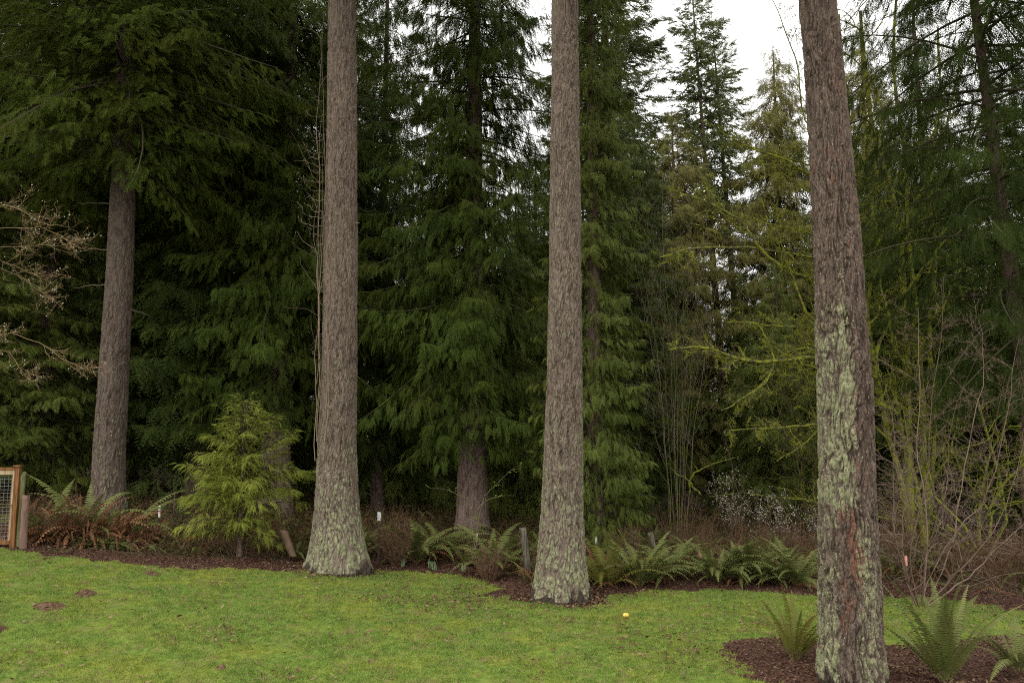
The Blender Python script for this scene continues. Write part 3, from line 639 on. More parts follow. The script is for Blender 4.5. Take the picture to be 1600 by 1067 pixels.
# distant wood: one mass of coarse trees
far = MB(); farw = MB(); rr = np.random.default_rng(77)
def far_tree(px, Y, pytop, rad):
    b = cb(px, Y); H = max(4., P(px, pytop, Y)[2] - b[2]); ax = straight(b, H, .22)
    plain_trunk(farw, ax, b[2], b[2] + H, sides=7, n=6)
    s = STY['spire']; old = dict(s); s.update(tm=FARS, dens=7, sl=1.25)
    crown(far, None, ax, b[2] + .6, b[2] + H, prof((0, rad), (.5, rad * .8), (1, .15)), int(H * 4.5), 'spire', rr); s.update(old)
TOPX = [-300, 0, 200, 420, 520, 580, 700, 860, 960, 1040, 1090, 1140, 1200, 1290, 1380, 1480, 1600, 1800]
TOPY = [-250, -200, -220, -220, -120, 230, 260, 250, 120, 380, 470, 480, 420, 400, 430, 570, 590, 540]
for row, Y in enumerate((50, 58, 68)):
    for px in np.arange(-250, 1860, 62 - row * 3):
        p_ = px + rr.uniform(-20, 20); far_tree(p_, Y + rr.uniform(-3, 3), np.interp(p_, TOPX, TOPY) + rr.uniform(-35, 60), rr.uniform(2.2, 3.2))
o = far.build('distant_woods', M['distant']); tag(o, kind='stuff'); o = farw.build('distant_trunks', M['branch']); tag(o, kind='stuff')


# ------------------------------------------------------------------ shrubs and bare trees
def polys(starts, dirs, lens, K=7, wander=.25, grav=0.0, r=rng):
    M_ = len(starts); d = norm(np.asarray(dirs, float)); p = np.asarray(starts, float); out = [p]; st_ = (np.asarray(lens) / (K - 1))[:, None]
    for i in range(K - 1):
        d = norm(d + r.normal(0, wander, (M_, 3)) + np.array([0, 0, grav])); p = p + d * st_; out.append(p)
    return np.stack(out, 1)
def sprout(PP, RR, n, ratio, ang, K=6, wander=.2, grav=.05, r=rng, t0=.15, flat=0.0, rr_=.5, rmin=.0012):
    """n side shoots on each polyline"""
    M_, K0, _ = PP.shape; idx = np.repeat(np.arange(M_), n); t = r.uniform(t0, .98, M_ * n) * (K0 - 1); k = np.minimum(t.astype(int), K0 - 2); f = (t - k)[:, None]
    O = PP[idx, k] * (1 - f) + PP[idx, k + 1] * f; Tn = norm(PP[idx, k + 1] - PP[idx, k]); Lp = np.linalg.norm(np.diff(PP, axis=1), axis=2).sum(1)[idx]
    rv = r.normal(0, 1, (M_ * n, 3)); rv[:, 2] *= 1 - flat; sd = norm(np.cross(Tn, rv)); sd[:, 2] *= 1 - flat; sd = norm(sd)
    a = np.radians(r.normal(ang, 12, M_ * n))[:, None]; D = Tn * np.cos(a) + sd * np.sin(a)
    L = Lp * ratio * r.uniform(.5, 1.25, M_ * n) * (1.1 - .7 * t / (K0 - 1)); Q = polys(O, D, L, K, wander, grav, r)
    rb = RR[idx, k] * (1 - f[:, 0]) + RR[idx, k + 1] * f[:, 0]; r0 = np.maximum(rb * rr_, rmin * 1.3)
    return Q, r0[:, None] * np.linspace(1, .35, K)[None] + rmin * .3
def shrub(name, label, cat, base, stems, mat, levels, group=None, r0=.012, aux=1.0, seed=1, tips=None, sides=4, rmin=.0012, part='stems', taper=.22):
    """stems: list of polylines (any length) or a tuple (n, height, spread, wander)"""
    r = np.random.default_rng(seed); base = np.asarray(base, float)
    if isinstance(stems, tuple):
        n, h, sp, wa = stems[:4]; an = r.uniform(0, 6.283, n); fl = r.uniform(.1, 1, n) * sp
        st_ = base + np.stack([np.cos(an) * .12, np.sin(an) * .12, 0 * an], 1) * (sp + .2); D = np.stack([np.cos(an) * fl, np.sin(an) * fl, np.ones(n)], 1)
        PP = polys(st_, D, h * r.uniform(.55, 1.1, n), 9, wa, .04, r)
    else:
        PP = np.stack([smoothline(q_, 16) for q_ in stems]); PP = PP + (r.normal(0, .012, PP.shape) + np.cumsum(r.normal(0, .022, PP.shape) * np.array([1, 1, .3]), 1)) * (np.arange(16) > 0)[None, :, None]
    L = np.linalg.norm(np.diff(PP, axis=1), axis=2).sum(1); RR = np.linspace(1, taper, PP.shape[1])[None] * (np.asarray(r0) * np.ones(len(PP)))[:, None]
    t = thing(name, base, label, cat, group); mb = MB(); tubes(mb, PP, RR, max(sides, 5), r.random(len(PP)), aux); cur = (PP, RR); ends = []
    for lv in levels:
        nc, ratio, ang = lv[:3]; kw = lv[3] if len(lv) > 3 else {}
        Q, q_ = sprout(cur[0], cur[1], nc, ratio, ang, r=r, rmin=rmin, **kw); tubes(mb, Q, q_, sides if len(Q) < 400 else 3, r.random(len(Q)), aux); cur = (Q, q_); ends.append(Q)
    mb.build(part, M[mat], t)
    if tips:
        cnt, size, mt, pname = tips; E = np.concatenate([e[:, 2:].reshape(-1, 3) for e in ends[-1:]]); E = E[r.choice(len(E), min(cnt, len(E)), False)]
        b = MB(); blobs(b, E, size * r.uniform(.6, 1.3, len(E)), r); b.build(pname, M[mt], t)
    return t
def blobs(mb, E, s, r):
    o = np.array([[1, 0, 0], [-1, 0, 0], [0, 1, 0], [0, -1, 0], [0, 0, 1], [0, 0, -1.]]); f = np.array([[0, 2, 4], [2, 1, 4], [1, 3, 4], [3, 0, 4], [2, 0, 5], [1, 2, 5], [3, 1, 5], [0, 3, 5]])
    v = E[:, None] + o[None] * s[:, None, None] * r.uniform(.6, 1.2, (len(E), 6, 1)); mb.add(v.reshape(-1, 3), (f[None] + np.arange(len(E))[:, None, None] * 6).reshape(-1, 3), np.repeat(r.random(len(E)), 6))
def PL(Y, *pts):
    """polyline through image points at about depth Y (or per-point depth)"""
    return np.array([P(p[0], p[1], p[2] if len(p) > 2 else Y) for p in pts])

# big mossy maple behind the nearest trunk
mY = 23.0; mbase = base_at(1436, mY)
stems = [PL(mY, (1432, 880), (1412, 770), (1388, 670), (1368, 560, 22.6), (1352, 440, 22.4), (1338, 300, 22.2), (1325, 150, 22), (1318, 20, 22)),
         PL(mY, (1428, 880), (1422, 720), (1420, 620), (1414, 460), (1402, 360), (1385, 270), (1366, 220), (1350, 120), (1342, 20)),
         PL(mY, (1446, 880), (1438, 800), (1424, 730), (1410, 680), (1400, 615), (1394, 572)),
         PL(mY, (1440, 880), (1446, 760), (1438, 640), (1430, 500), (1418, 380), (1412, 250), (1388, 120), (1395, -20)),
         PL(mY, (1445, 870), (1452, 800), (1446, 730), (1434, 690), (1432, 682)),
         PL(mY, (1352, 450, 22.4), (1330, 420), (1270, 402, 21.5), (1170, 386, 21), (1095, 386, 20.6), (1040, 402, 20.4)),
         PL(mY, (1345, 430, 22.3), (1272, 436, 21.6), (1200, 402, 21.2), (1165, 352, 21), (1120, 322, 21), (1060, 300, 21)),
         PL(mY, (1338, 300, 22.2), (1265, 270, 21.4), (1220, 246, 21), (1165, 225, 21), (1110, 192, 21)),
         PL(mY, (1370, 590, 22.6), (1290, 560, 21.5), (1240, 562, 21), (1175, 566, 20.6), (1120, 552, 20.4), (1088, 545, 20.2), (1040, 550, 20)),
         PL(mY, (1330, 220, 22.1), (1264, 190, 22), (1247, 100, 22), (1225, 40, 22), (1205, -10, 22)),
         PL(mY, (1350, 470, 22.4), (1272, 500, 21.5), (1238, 440, 21.3), (1205, 360, 21.2), (1190, 310, 21)),
         PL(mY, (1366, 565, 22.6), (1280, 545, 21.8), (1220, 575, 21.5), (1160, 620, 21.3), (1120, 640, 21)),
         PL(mY, (1402, 360), (1440, 300), (1470, 240), (1490, 150), (1500, 60)), PL(mY, (1414, 460), (1450, 400), (1480, 370), (1530, 340)),
         PL(mY, (1394, 690), (1340, 640), (1290, 650), (1250, 690), (1200, 720)),
         PL(mY, (1325, 150), (1290, 90), (1262, 40), (1240, -20)),
         PL(mY, (1440, 880), (1452, 770), (1462, 640), (1455, 520), (1470, 400), (1462, 280), (1480, 160), (1476, 40)), *[PL(mY, (1340 + k_ * 3, y0, 22.3), (1275, y0 - a_ * .3, 21.4), (1225 - b_, y0 - a_ * .7, 21.0), (1170 - b_ * 1.5, y0 - a_, 20.8)) for k_, y0, a_, b_ in ((0, 330, 90, 0), (1, 380, 40, 14), (2, 480, 120, -10), (3, 520, 20, 20), (4, 610, 40, 0), (5, 660, -10, 15), (6, 280, 60, 20), (7, 640, 110, -15))],
         PL(mY, (1368, 560, 22.6), (1385, 500), (1378, 430), (1398, 380)), PL(mY, (1355, 470), (1380, 395), (1366, 330), (1376, 290), (1358, 220))]
shrub('maple_tree', 'moss covered bare maple with many stems, boughs reaching past the nearest trunk', 'tree', mbase, stems, 'moss_wood',
      [(17, .22, 52, dict(K=8, wander=.32, grav=.05)), (11, .45, 48, dict(wander=.34, grav=.03)), (7, .5, 45, dict(wander=.3))], r0=[.095, .13, .09, .10, .07, .055, .058, .05, .06, .03, .042, .04, .06, .05, .04, .05, .09] + [.03] * 8 + [.05, .055], seed=5, rmin=.0032, part='limbs', taper=.36)
shrub('maple_tree', 'slim mossy maple with tangled twigs behind the white blossom left of the nearest trunk', 'tree', base_at(1262, 28.0), (7, 9.5, .5, .24), 'moss_dim',
      [(14, .26, 48, dict(K=8, wander=.3, grav=.06)), (8, .42, 48, dict(wander=.32, grav=.03)), (5, .5, 45)], r0=.045, seed=16, rmin=.0036, part='limbs')
shrub('maple_tree', 'mossy maple with fine tangled twigs right of the big mossy maple', 'tree', base_at(1525, 22.5), (7, 9.5, .5, .24), 'moss_wood',
      [(14, .26, 48, dict(K=8, wander=.3, grav=.06)), (8, .42, 48, dict(wander=.32, grav=.03)), (4, .5, 45)], r0=.05, seed=17, rmin=.0032, part='limbs')
# upright bare shrub
uY = 25.0; ub = base_at(1058, uY)
stems = [PL(uY, (1058 + a * .15, 850), (1056 + a * .3, 700), (1054 + a * .6, 560), (1045 + a, 420), (1036 + a * 1.25 + c, 250 + b)) for a, b, c in
         ((-40, 60, 8), (-24, 20, 0), (-8, 0, 6), (6, 30, 0), (18, 10, -6), (34, 40, 4), (50, 90, 0), (-52, 140, -5), (62, 150, 10), (0, 60, 16), (80, 220, 30))]
shrub('bare_shrub', 'tall upright leafless shrub with a broom of pale twigs right of the columnar cedar', 'shrub', ub, stems, 'twig_grey',
      [(16, .26, 34, dict(grav=.12, wander=.18)), (6, .45, 38, dict(grav=.08, wander=.25)), (2, .5, 40)], r0=.014, seed=6, rmin=.003)
# leafless hazel right of the nearest trunk
hY = 13.6; hb = hit(1438, 948); hY = hb[1]
stems = [PL(hY, (1436, 948), (1428, 850), (1456, 740), (1470, 600), (1492, 430)), PL(hY, (1440, 945), (1470, 870), (1510, 815), (1545, 780), (1568, 700), (1590, 600), (1605, 520)),
         PL(hY, (1432, 945), (1405, 880), (1392, 800), (1396, 700), (1380, 600)), PL(hY, (1444, 940), (1452, 820), (1436, 700), (1436, 560), (1430, 480)),
         PL(hY, (1450, 945), (1478, 860), (1500, 760), (1515, 660), (1532, 575), (1520, 500)), PL(hY, (1436, 950), (1416, 905), (1390, 865), (1382, 850)),
         PL(hY, (1452, 945), (1520, 890), (1580, 830), (1640, 790)), PL(hY, (1446, 946), (1490, 900), (1540, 850), (1575, 790), (1600, 720), (1612, 660)), PL(hY, (1440, 950), (1444, 860), (1468, 780), (1475, 690), (1500, 600), (1530, 530)),
         PL(hY, (1430, 950), (1410, 850), (1420, 740), (1412, 640)), PL(hY, (1448, 950), (1500, 880), (1530, 790), (1545, 690), (1575, 580))]
shrub('bare_shrub', 'leafless reddish many stemmed shrub rising right of the nearest trunk', 'shrub', hb, stems, 'twig_hazel',
      [(20, .30, 60, dict(flat=.55, wander=.2, grav=.0, K=8)), (8, .45, 42, dict(flat=.4, grav=.02, wander=.25)), (3, .5, 40)], r0=.015, seed=7, rmin=.0016)
# shrub with budding twigs coming in at the left edge
lY = 12.5; lb_ = base_at(-150, lY)
stems = [PL(lY, (-150, 930), (-110, 600), (-40, 410), (30, 388), (80, 384), (128, 380)), PL(lY, (-150, 930), (-120, 560), (-40, 380), (40, 360), (90, 372), (120, 392)),
         PL(lY, (-150, 930), (-100, 640), (-30, 432), (20, 430), (60, 460), (92, 480)), PL(lY, (-150, 930), (-100, 660), (-20, 527), (35, 533), (85, 562), (118, 575), (150, 574)),
         PL(lY, (-150, 930), (-90, 700), (-30, 545), (20, 530), (42, 508)), PL(lY, (-150, 930), (-110, 560), (-60, 360), (0, 318), (50, 340), (100, 352)), PL(lY, (-150, 930), (-120, 700), (-40, 420), (10, 410), (60, 430), (100, 432)),
         PL(lY, (-150, 930), (-100, 640), (0, 545), (40, 570), (62, 590))]
shrub('budding_shrub', 'orange brown bare twigs with small buds reaching in at the left edge', 'shrub', lb_, stems, 'twig_orange',
      [(22, .10, 38, dict(t0=.55, wander=.25, flat=.3)), (8, .5, 45, dict(wander=.3))], r0=.008, seed=8, rmin=.0013, tips=(260, .008, 'blossom', 'leaves'))
# blossom shrubs, thickets
for i, (px, Y, h, sp, n, cnt, lb) in enumerate([(1145, 26, 3.2, .75, 14, 620, 'white blossoming shrub in front of the grey shed'), (1240, 25, 2.3, 1.5, 20, 900, 'wide white blossoming shrub just left of the nearest trunk'),
                                           (1478, 24, 2.3, .9, 10, 170, 'sparse white blossoming shrub behind the reddish bare shrub')]):
    shrub('blossom_shrub', lb, 'shrub', base_at(px, Y), (n, h, sp, .24), 'twig_hazel', [(9, .42, 45, dict(grav=.06, wander=.28)), (5, .5, 42)], 'white blossoming shrubs', r0=.011, seed=30 + i, rmin=.002, tips=(int(cnt * 1.2), .015, 'blossom', 'blossoms'))
for i, (px, Y, h, sp, n, mt, lb) in enumerate([(1075, 21.5, 1.7, .8, 40, 'twig_red', 'brown twiggy thicket behind the ferns at the foot of the upright bare shrub'), (1165, 21, 1.5, .9, 46, 'twig_red', 'brown twiggy thicket below the tall blossoming shrub'),
        (1245, 20.5, 1.4, .9, 44, 'twig_red', 'reddish thicket beside the nearest trunk, behind the last fern of the row'), (1400, 20, 1.9, .7, 40, 'twig_red', 'reddish thicket between the nearest trunk and the maple foot'),
        (1545, 18.5, 1.6, .8, 46, 'twig_red', 'rusty red thicket right of the reddish bare shrub'), (1640, 18, 1.7, .9, 46, 'twig_red', 'rusty red thicket at the right edge'),
        (622, 19.8, 1.35, .6, 70, 'twig_red', 'low brown thicket right behind the white topped dark stake'), (985, 20, 1.1, .8, 34, 'twig_red', 'low brown thicket right of the middle trunk foot'),
        (1480, 19.5, 1.3, .9, 36, 'twig_red', 'low brown thicket behind the reddish bare shrub'), (765, 18.6, .8, .8, 60, 'twig_red', 'low brown thicket at the foot of the large cedar'), (1330, 21, 1.5, .9, 36, 'twig_red', 'brown thicket mostly behind the nearest trunk'),
        (120, 18.9, 1.25, .9, 50, 'twig_red', 'red brown twiggy thicket among the ferns at the leftmost fir trunk foot'), (860, 18.8, 1.0, .9, 44, 'twig_red', 'brown thicket hidden behind the middle fir trunk'), (1110, 19.6, .95, .9, 46, 'twig_red', 'low brown thicket in the fern row under the pink ribbon')]):
    shrub('thicket', lb, 'shrub', base_at(px, Y), (n, h, sp, .14), mt, [(9, .32, 45, dict(grav=.05, wander=.25)), (4, .5, 45)], 'twiggy thickets behind the fern bed', r0=.007, seed=50 + i, rmin=.0018)
# thin sapling in bud before the large cedar
sY = 20.5; sb = base_at(742, sY)
shrub('sapling', 'thin sapling with fresh yellow green buds before the large cedar trunk', 'sapling', sb, [PL(sY, (742, 860), (738, 810), (728, 780), (700, 766), (672, 762)), PL(sY, (742, 860), (752, 790), (764, 768), (790, 745), (820, 726)), PL(sY, (742, 860), (748, 800), (770, 780), (800, 774))],
      'twig_grey', [(6, .16, 45)], r0=.010, seed=9, rmin=.002, tips=(40, .022, 'young', 'leaves'))
# low mossy boughs under the maple
shrub('mossy_bough', 'fallen moss covered bough arching over the dark ground left of the shed', 'branch', base_at(1075, 24.5), [PL(24.5, (1078, 770), (1075, 748), (1100, 728), (1150, 712)), PL(24.2, (1094, 772), (1080, 752), (1066, 738), (1054, 727))], 'moss_wood', [(3, .25, 45)], r0=.035, seed=10, rmin=.004)

# leafless vine on the vine clad trunk
vb = P(496, 700, 18.15); st_ = []
rv = np.random.default_rng(12)
for off, y0, y1, ph in ((-3, 20, 690, 0), (-6, 60, 560, 1), (3, 0, 640, 2), (6, 200, 690, 6), (-2, 260, 700, 7), (-4, 330, 720, 3), (8, 120, 400, 4), (-5, 200, 600, 5)):
    ys = np.linspace(y1, y0, 9); pts = []
    for k_, yy in enumerate(ys):
        xl = np.interp(yy, [0, 200, 400, 600, 700, 770], [513, 511, 506, 502, 497, 493]); pts.append((xl + off + 2.5 * math.sin(k_ * 1.7 + ph) + (4 if off > 0 else 0), yy, 18.35 if off < 0 else 18.12))
    st_.append(PL(18.3, *pts))
n0 = len(st_)
for yy, L, up_ in [(212, 28, 12), (232, 42, 14), (250, 46, -4), (262, 36, 16), (276, 48, 8), (290, 40, 10), (238, 30, 20), (325, 44, 4), (334, 38, 12), (345, 44, 6), (360, 26, 14), (374, 24, 8), (392, 20, 10), (438, 14, -8), (450, 20, 10), (470, 16, -12), (520, 12, -14), (150, 30, 14), (172, 34, 4), (545, 14, 10), (305, 34, -6)]:
    st_.append(PL(18.3, (506, yy + 8), (506 - L * .35, yy + 9), (506 - L * .75, yy + 2), (506 - L, yy - up_)))
vt = shrub('climbing_vine', 'leafless tan vine climbing the edge of the fir trunk beside the young cedar', 'vine', vb, st_, 'twig_tan', [(4, .22, 40, dict(t0=.3))], r0=[.010] * n0 + [.007] * (len(st_) - n0), seed=13, rmin=.0028)

# ------------------------------------------------------------------ sword ferns
def frond_mesh(mb, base, az, el, L, drp, r, wid=.10, npn=26, tint=.5, fold=.25):
    t = np.linspace(0, 1, 11); hd = np.array([math.cos(az), math.sin(az), 0]); sd = np.array([-math.sin(az), math.cos(az), 0]); th = el - drp * t ** 1.4
    dx = np.cos(th); dz = np.sin(th); X = np.concatenate([[0], np.cumsum((dx[1:] + dx[:-1]) / 2)]) * L / 10; Z_ = np.concatenate([[0], np.cumsum((dz[1:] + dz[:-1]) / 2)]) * L / 10
    tw = r.normal(0, .12); A = base + hd * X[:, None] + np.array([0, 0, 1.]) * Z_[:, None] + sd * (tw * L * t ** 2)[:, None]
    tubes(mb, A[None], np.linspace(.0042, .0015, 11)[None], 3, tint * .5 + .4, 0)
    u = np.linspace(.14, .995, npn); k = np.minimum((u * 10).astype(int), 9); f = (u * 10 - k)[:, None]; B = A[k] * (1 - f) + A[k + 1] * f; Tn = norm(A[k + 1] - A[k])
    pl = wid * np.minimum(1, .45 + u * 2) * (1 - np.clip((u - .45) / .58, 0, 1) ** 1.4) * L * 1.0; Nn = norm(np.cross(Tn, sd)); Nn *= np.sign(Nn[:, 2:3] + 1e-6)
    for sg in (-1, 1):
        d = norm(sd * sg + Tn * .35 - Nn * fold + r.normal(0, .09, (npn, 3))); h = Tn * (L * .86 / npn * .40)
        tip = B + d * pl[:, None] - np.array([0, 0, 1.]) * (pl * .18)[:, None]; md = B + d * (pl * .55)[:, None]
        v = np.stack([B - h, B + h, md + h * .85, tip, md - h * .85], 1).reshape(-1, 3); i = np.arange(npn)[:, None] * 5
        mb.add(v, np.concatenate([i + [0, 1, 2], i + [0, 2, 4], i + [4, 2, 3]]), np.clip(tint + r.normal(0, .06), 0, 1), np.repeat(u * .6, 5))
def fern(px, py, hpx, label, n=26, mat='fern', dead=0, seed=0, sep=False, upright=.0, base=None, wid=.10):
    r = np.random.default_rng(seed + 100); b = hit(px, py) if base is None else base; Hm = hpx * b[1] / FPX
    t = thing('sword_fern', b, label, 'fern', 'sword ferns'); mb = MB()
    for i in range(n):
        az = i * 2.4 + r.normal(0, .6); az += .35 * math.sin(az + seed); q_ = r.random(); el = math.radians(40 + 44 * q_ + upright * 12); L = Hm * r.uniform(.7, 1.4); d_ = r.uniform(.8, 2.0) * (1 - upright * .58)
        o = b + np.array([math.cos(az) * .05, math.sin(az) * .05, 0]); m_ = MB() if sep else mb
        frond_mesh(m_, o, az, el, L, d_, r, tint=np.clip(r.normal(.5, .2), 0, 1), wid=wid, npn=34 if sep else 24)
        if sep: m_.build('frond', M[mat], t)
    if not sep: mb.build('fronds', M[mat], t)
    if dead:
        md_ = MB()
        for i in range(dead):
            az = r.uniform(0, 6.28); frond_mesh(md_, b + np.array([r.normal(0, .22), r.normal(0, .15), 0]), az, math.radians(r.uniform(25, 88)), Hm * r.uniform(.4, .95), r.uniform(.8, 3.2), r, tint=r.random(), npn=18, fold=r.uniform(.5, 1.4), wid=.065)
        md_.build('dead_fronds', M['fern_dead'], t)
    return t
FERNS = [(75, 846, 101, 'large fern with brown dead skirt next to the old posts', 10, 'fern', 97),
    (132, 848, 113, 'tall fern with rusty dead fronds left of the leftmost fir trunk foot', 10, 'fern', 136),
    (188, 850, 105, 'fern with rusty dead fronds right at the leftmost fir trunk foot', 10, 'fern', 97),
    (652, 878, 92, 'fern with arching fronds behind the green bulb shoots', 29, 'fern', 6),
    (690, 868, 70, 'fern close to the left of the large cedar foot', 25, 'fern', 6),
    (772, 894, 78, 'fern left of the grey split post', 29, 'fern', 10),
    (805, 880, 70, 'small fern around the grey split post', 20, 'fern', 10),
    (950, 916, 85, 'yellowish fern just right of the middle fir trunk', 32, 'fern_yellow', 5),
    (1000, 915, 80, 'fern before the leaning grey post', 38, 'fern', 8),
    (1046, 905, 71, 'fern right of the leaning grey post', 34, 'fern', 8),
    (1122, 908, 75, 'fern below the pink ribbon, in the middle of the right hand row', 44, 'fern', 4),
    (1168, 908, 76, 'full dark fern between the ribbon fern and the last ferns of the row', 44, 'fern', 3),
    (1214, 912, 60, 'low dark fern second from the right end of the row', 38, 'fern', 5),
    (1246, 914, 71, 'grey green fern at the right end of the row by the nearest trunk', 42, 'fern', 6),
    (560, 868, 60, 'half hidden fern right behind the vine clad trunk foot', 20, 'fern', 5),
    (462, 872, 40, 'small fern left of the vine clad trunk foot', 16, 'fern', 2),
    (1410, 898, 66, 'pale fern behind the foot of the reddish bare shrub', 34, 'fern', 6),
    (985, 880, 55, 'fern tip row behind the leaning grey post, left one', 28, 'fern', 4),
    (1018, 872, 57, 'silvery fern top behind the leaning grey post', 32, 'fern', 4),
    (1088, 884, 52, 'fern in the back row left of the ribbon', 28, 'fern', 6),
    (1205, 884, 50, 'fern in the back row under the brown thicket', 28, 'fern', 6),
    (728, 884, 44, 'low fern at the front of the large cedar foot', 18, 'fern', 6),
    (1300, 905, 55, 'fern mostly behind the nearest trunk', 28, 'fern', 5),
    (240, 842, 44, 'small fern below the white tipped stake', 16, 'fern', 2),
    (850, 880, 60, 'fern behind the middle fir trunk', 18, 'fern', 5)]
for i, (px, py, h, lb, n, mt, dd) in enumerate(FERNS): fern(px, py, h, lb, n, mt, dd, seed=i)
fern(1243, 1030, 100, 'upright yellow green fern in the mulch left of the nearest trunk', 20, 'fern_yellow', 0, 60, True, .55, wid=.075)
fern(1478, 1064, 126, 'big fern with long fronds in the mulch right of the nearest trunk', 28, 'fern', 0, 61, True, .85, wid=.085)
fern(1592, 1048, 92, 'spreading fern at the lower right edge', 22, 'fern', 0, 62, True, .1)

# tangle of old fronds behind the fern row: nobody could count it
mb = MB(); mbd = MB(); r = np.random.default_rng(91)
for i in range(1500):
    px = r.uniform(20, 1640) if r.random() < .5 else r.uniform(560, 1290); v_ = np.interp(px, EDGE[:, 0], EDGE[:, 1]) - r.uniform(20, 75); b = hit(px, v_)
    frond_mesh(mb if r.random() < .45 else mbd, b, r.uniform(0, 6.28), math.radians(r.uniform(20, 85)), r.uniform(.4, .85), r.uniform(.8, 2.6), r, tint=r.random(), npn=15, fold=r.uniform(.2, .7))
tag(mb.build('tangled_fern_undergrowth', M['fern'], None), kind='stuff'); tag(mbd.build('dead_fern_undergrowth', M['fern_dead'], None), kind='stuff')

# ------------------------------------------------------------------ young cedar, saplings, ground plants
STY['young'] = dict(e=(20, 50), droop=.26, up=.0, hang=.16, roll=.38, sl=.33, dens=46, tm=[cedar_spray(i + 60, 8, .75, .40) for i in range(4)], reach=.55)
yb = hit(374, 868)
conifer('young_cedar', 'young yellow green cedar standing in the bed left of the vine clad trunk', 'tree', yb, 3.6, .045, .5,
        lambda u, az: float(np.interp(u, [0, .12, .3, .5, .7, .85, 1], [.95, 1.35, 1.4, 1.1, .72, .46, .22])) * (1 + .35 * max(0, math.cos(az - .1)) ** 3 * (.15 < u < .5)), 150, 'young', 'young', None, seed=41, bark='bark_back', moss=0, dens=1.1)
STY['sap'] = dict(e=(-5, 30), droop=.1, up=.05, hang=.2, sl=.30, dens=40, tm=FIRC, reach=.5)
conifer('fir_sapling', 'small dark green fir sapling beside the white tipped stake', 'tree', hit(270, 838), 1.3, .02, .1, prof((0, .6), (.5, .4), (1, .05)), 34, 'sap', 'spire', None, seed=42, moss=0)
mb = MB()
def leafplants(mb, x, y, hmax, s, r):
    n = len(x); z = hgt(x, y) + hmax * r.random(n) ** 1.3; o = np.stack([x, y, z], 1); X = norm(r.normal(0, 1, (n, 3)) * np.array([1, 1, .5])); Zv = norm(np.array([0, 0, 1.]) + r.normal(0, .5, (n, 3))); Yv = norm(np.cross(Zv, X)); s = (s * r.uniform(.5, 1.3, n))[:, None]
    v = np.stack([o - X * s, o + Yv * s * .55 - X * s * .1, o + X * s, o - Yv * s * .55 - X * s * .1], 1).reshape(-1, 3); i = np.arange(n)[:, None] * 4
    mb.add(v, np.concatenate([i + [0, 1, 2], i + [0, 2, 3]]), np.repeat(r.random(n), 4), .2)
r = np.random.default_rng(3)
def patchplant(px, py, rx, ry, n, h, s, label, mat='leaf', name='groundcover_plant'):
    b = hit(px, py); a = r.uniform(0, 6.283, n); q_ = np.sqrt(r.random(n)); x = b[0] + np.cos(a) * rx * q_; y = b[1] + np.sin(a) * ry * q_; mb = MB(); leafplants(mb, x, y, h, s, r)
    t = thing(name, b, label, 'plant'); mb.build('foliage', M[mat], t); return t
patchplant(162, 856, .75, .25, 420, .22, .045, 'low leafy groundcover in front of the rusty dead fronds')
patchplant(285, 862, 1.0, .5, 420, .16, .03, 'grey green groundcover left of the young cedar foot')
patchplant(85, 862, .4, .15, 60, .10, .03, 'tiny leafy weeds by the old posts')
for px, py, lb in ((628, 884, 'pair of bulb shoots left of the arching fern foot'), (632, 878, 'tall clump of green bulb shoots by the arching fern'), (673, 887, 'wide clump of bulb shoots right of the arching fern'), (679, 890, 'narrow clump of bulb shoots at the mulch edge'), (724, 893, 'bulb shoots furthest right')):
    b = hit(px, py); mb = MB()
    for k_ in range(7):
        a = r.uniform(0, 6.28); o_ = b + np.array([math.cos(a) * .05, math.sin(a) * .03, -.01]); h = r.uniform(.16, .26); ln = r.normal(0, .04, 2); wv = np.array([.011, 0, 0])
        v = np.array([o_ - wv, o_ + wv, o_ + wv * .9 + [ln[0] * .4, ln[1] * .4, h * .6], o_ - wv * .9 + [ln[0] * .4, ln[1] * .4, h * .6], o_ + [ln[0], ln[1], h], o_ + [0, .012, 0], o_ + [ln[0] * .4, ln[1] * .4 + .012, h * .6]])
        mb.add(v, [[0, 1, 2], [0, 2, 3], [3, 2, 4], [1, 5, 6], [1, 6, 2], [5, 0, 3], [5, 3, 6], [2, 6, 4], [6, 3, 4]])
    tag(mb.build('bulb_shoots', M['shoot']), lb, 'plant', 'bulb shoots in the bed')
# undergrowth: uncountable leaves and twigs on the forest floor
mb = MB(); x = rng.uniform(-17, 17, 110000); y = rng.uniform(17.5, 33, 110000); k = (zone(x, np.minimum(y, 26.9)) == 2) & (gn(np.stack([x * .5, y * .5, 0 * x], 1), 41) > -.15)
leafplants(mb, x[k], y[k], .5, .05, rng); tag(mb.build('undergrowth', M['under']), kind='stuff')
mb = MB(); x = rng.uniform(-17, 17, 22000); y = rng.uniform(16.5, 30, 22000); k = (zone(x, np.minimum(y, 26.9)) == 2); x, y = x[k], y[k]
D = rng.normal(0, 1, (len(x), 3)) + np.array([0, 0, .9]); D[:, 2] = np.abs(D[:, 2]); Q = polys(np.stack([x, y, hgt(x, y)], 1), D, rng.uniform(.25, .9, len(x)), 5, .3, -.05)
tubes(mb, Q, np.broadcast_to(np.linspace(.005, .002, 5), Q.shape[:2]), 3, rng.random(len(x)), 0); tag(mb.build('dead_stalks', M['twig_red']), kind='stuff')

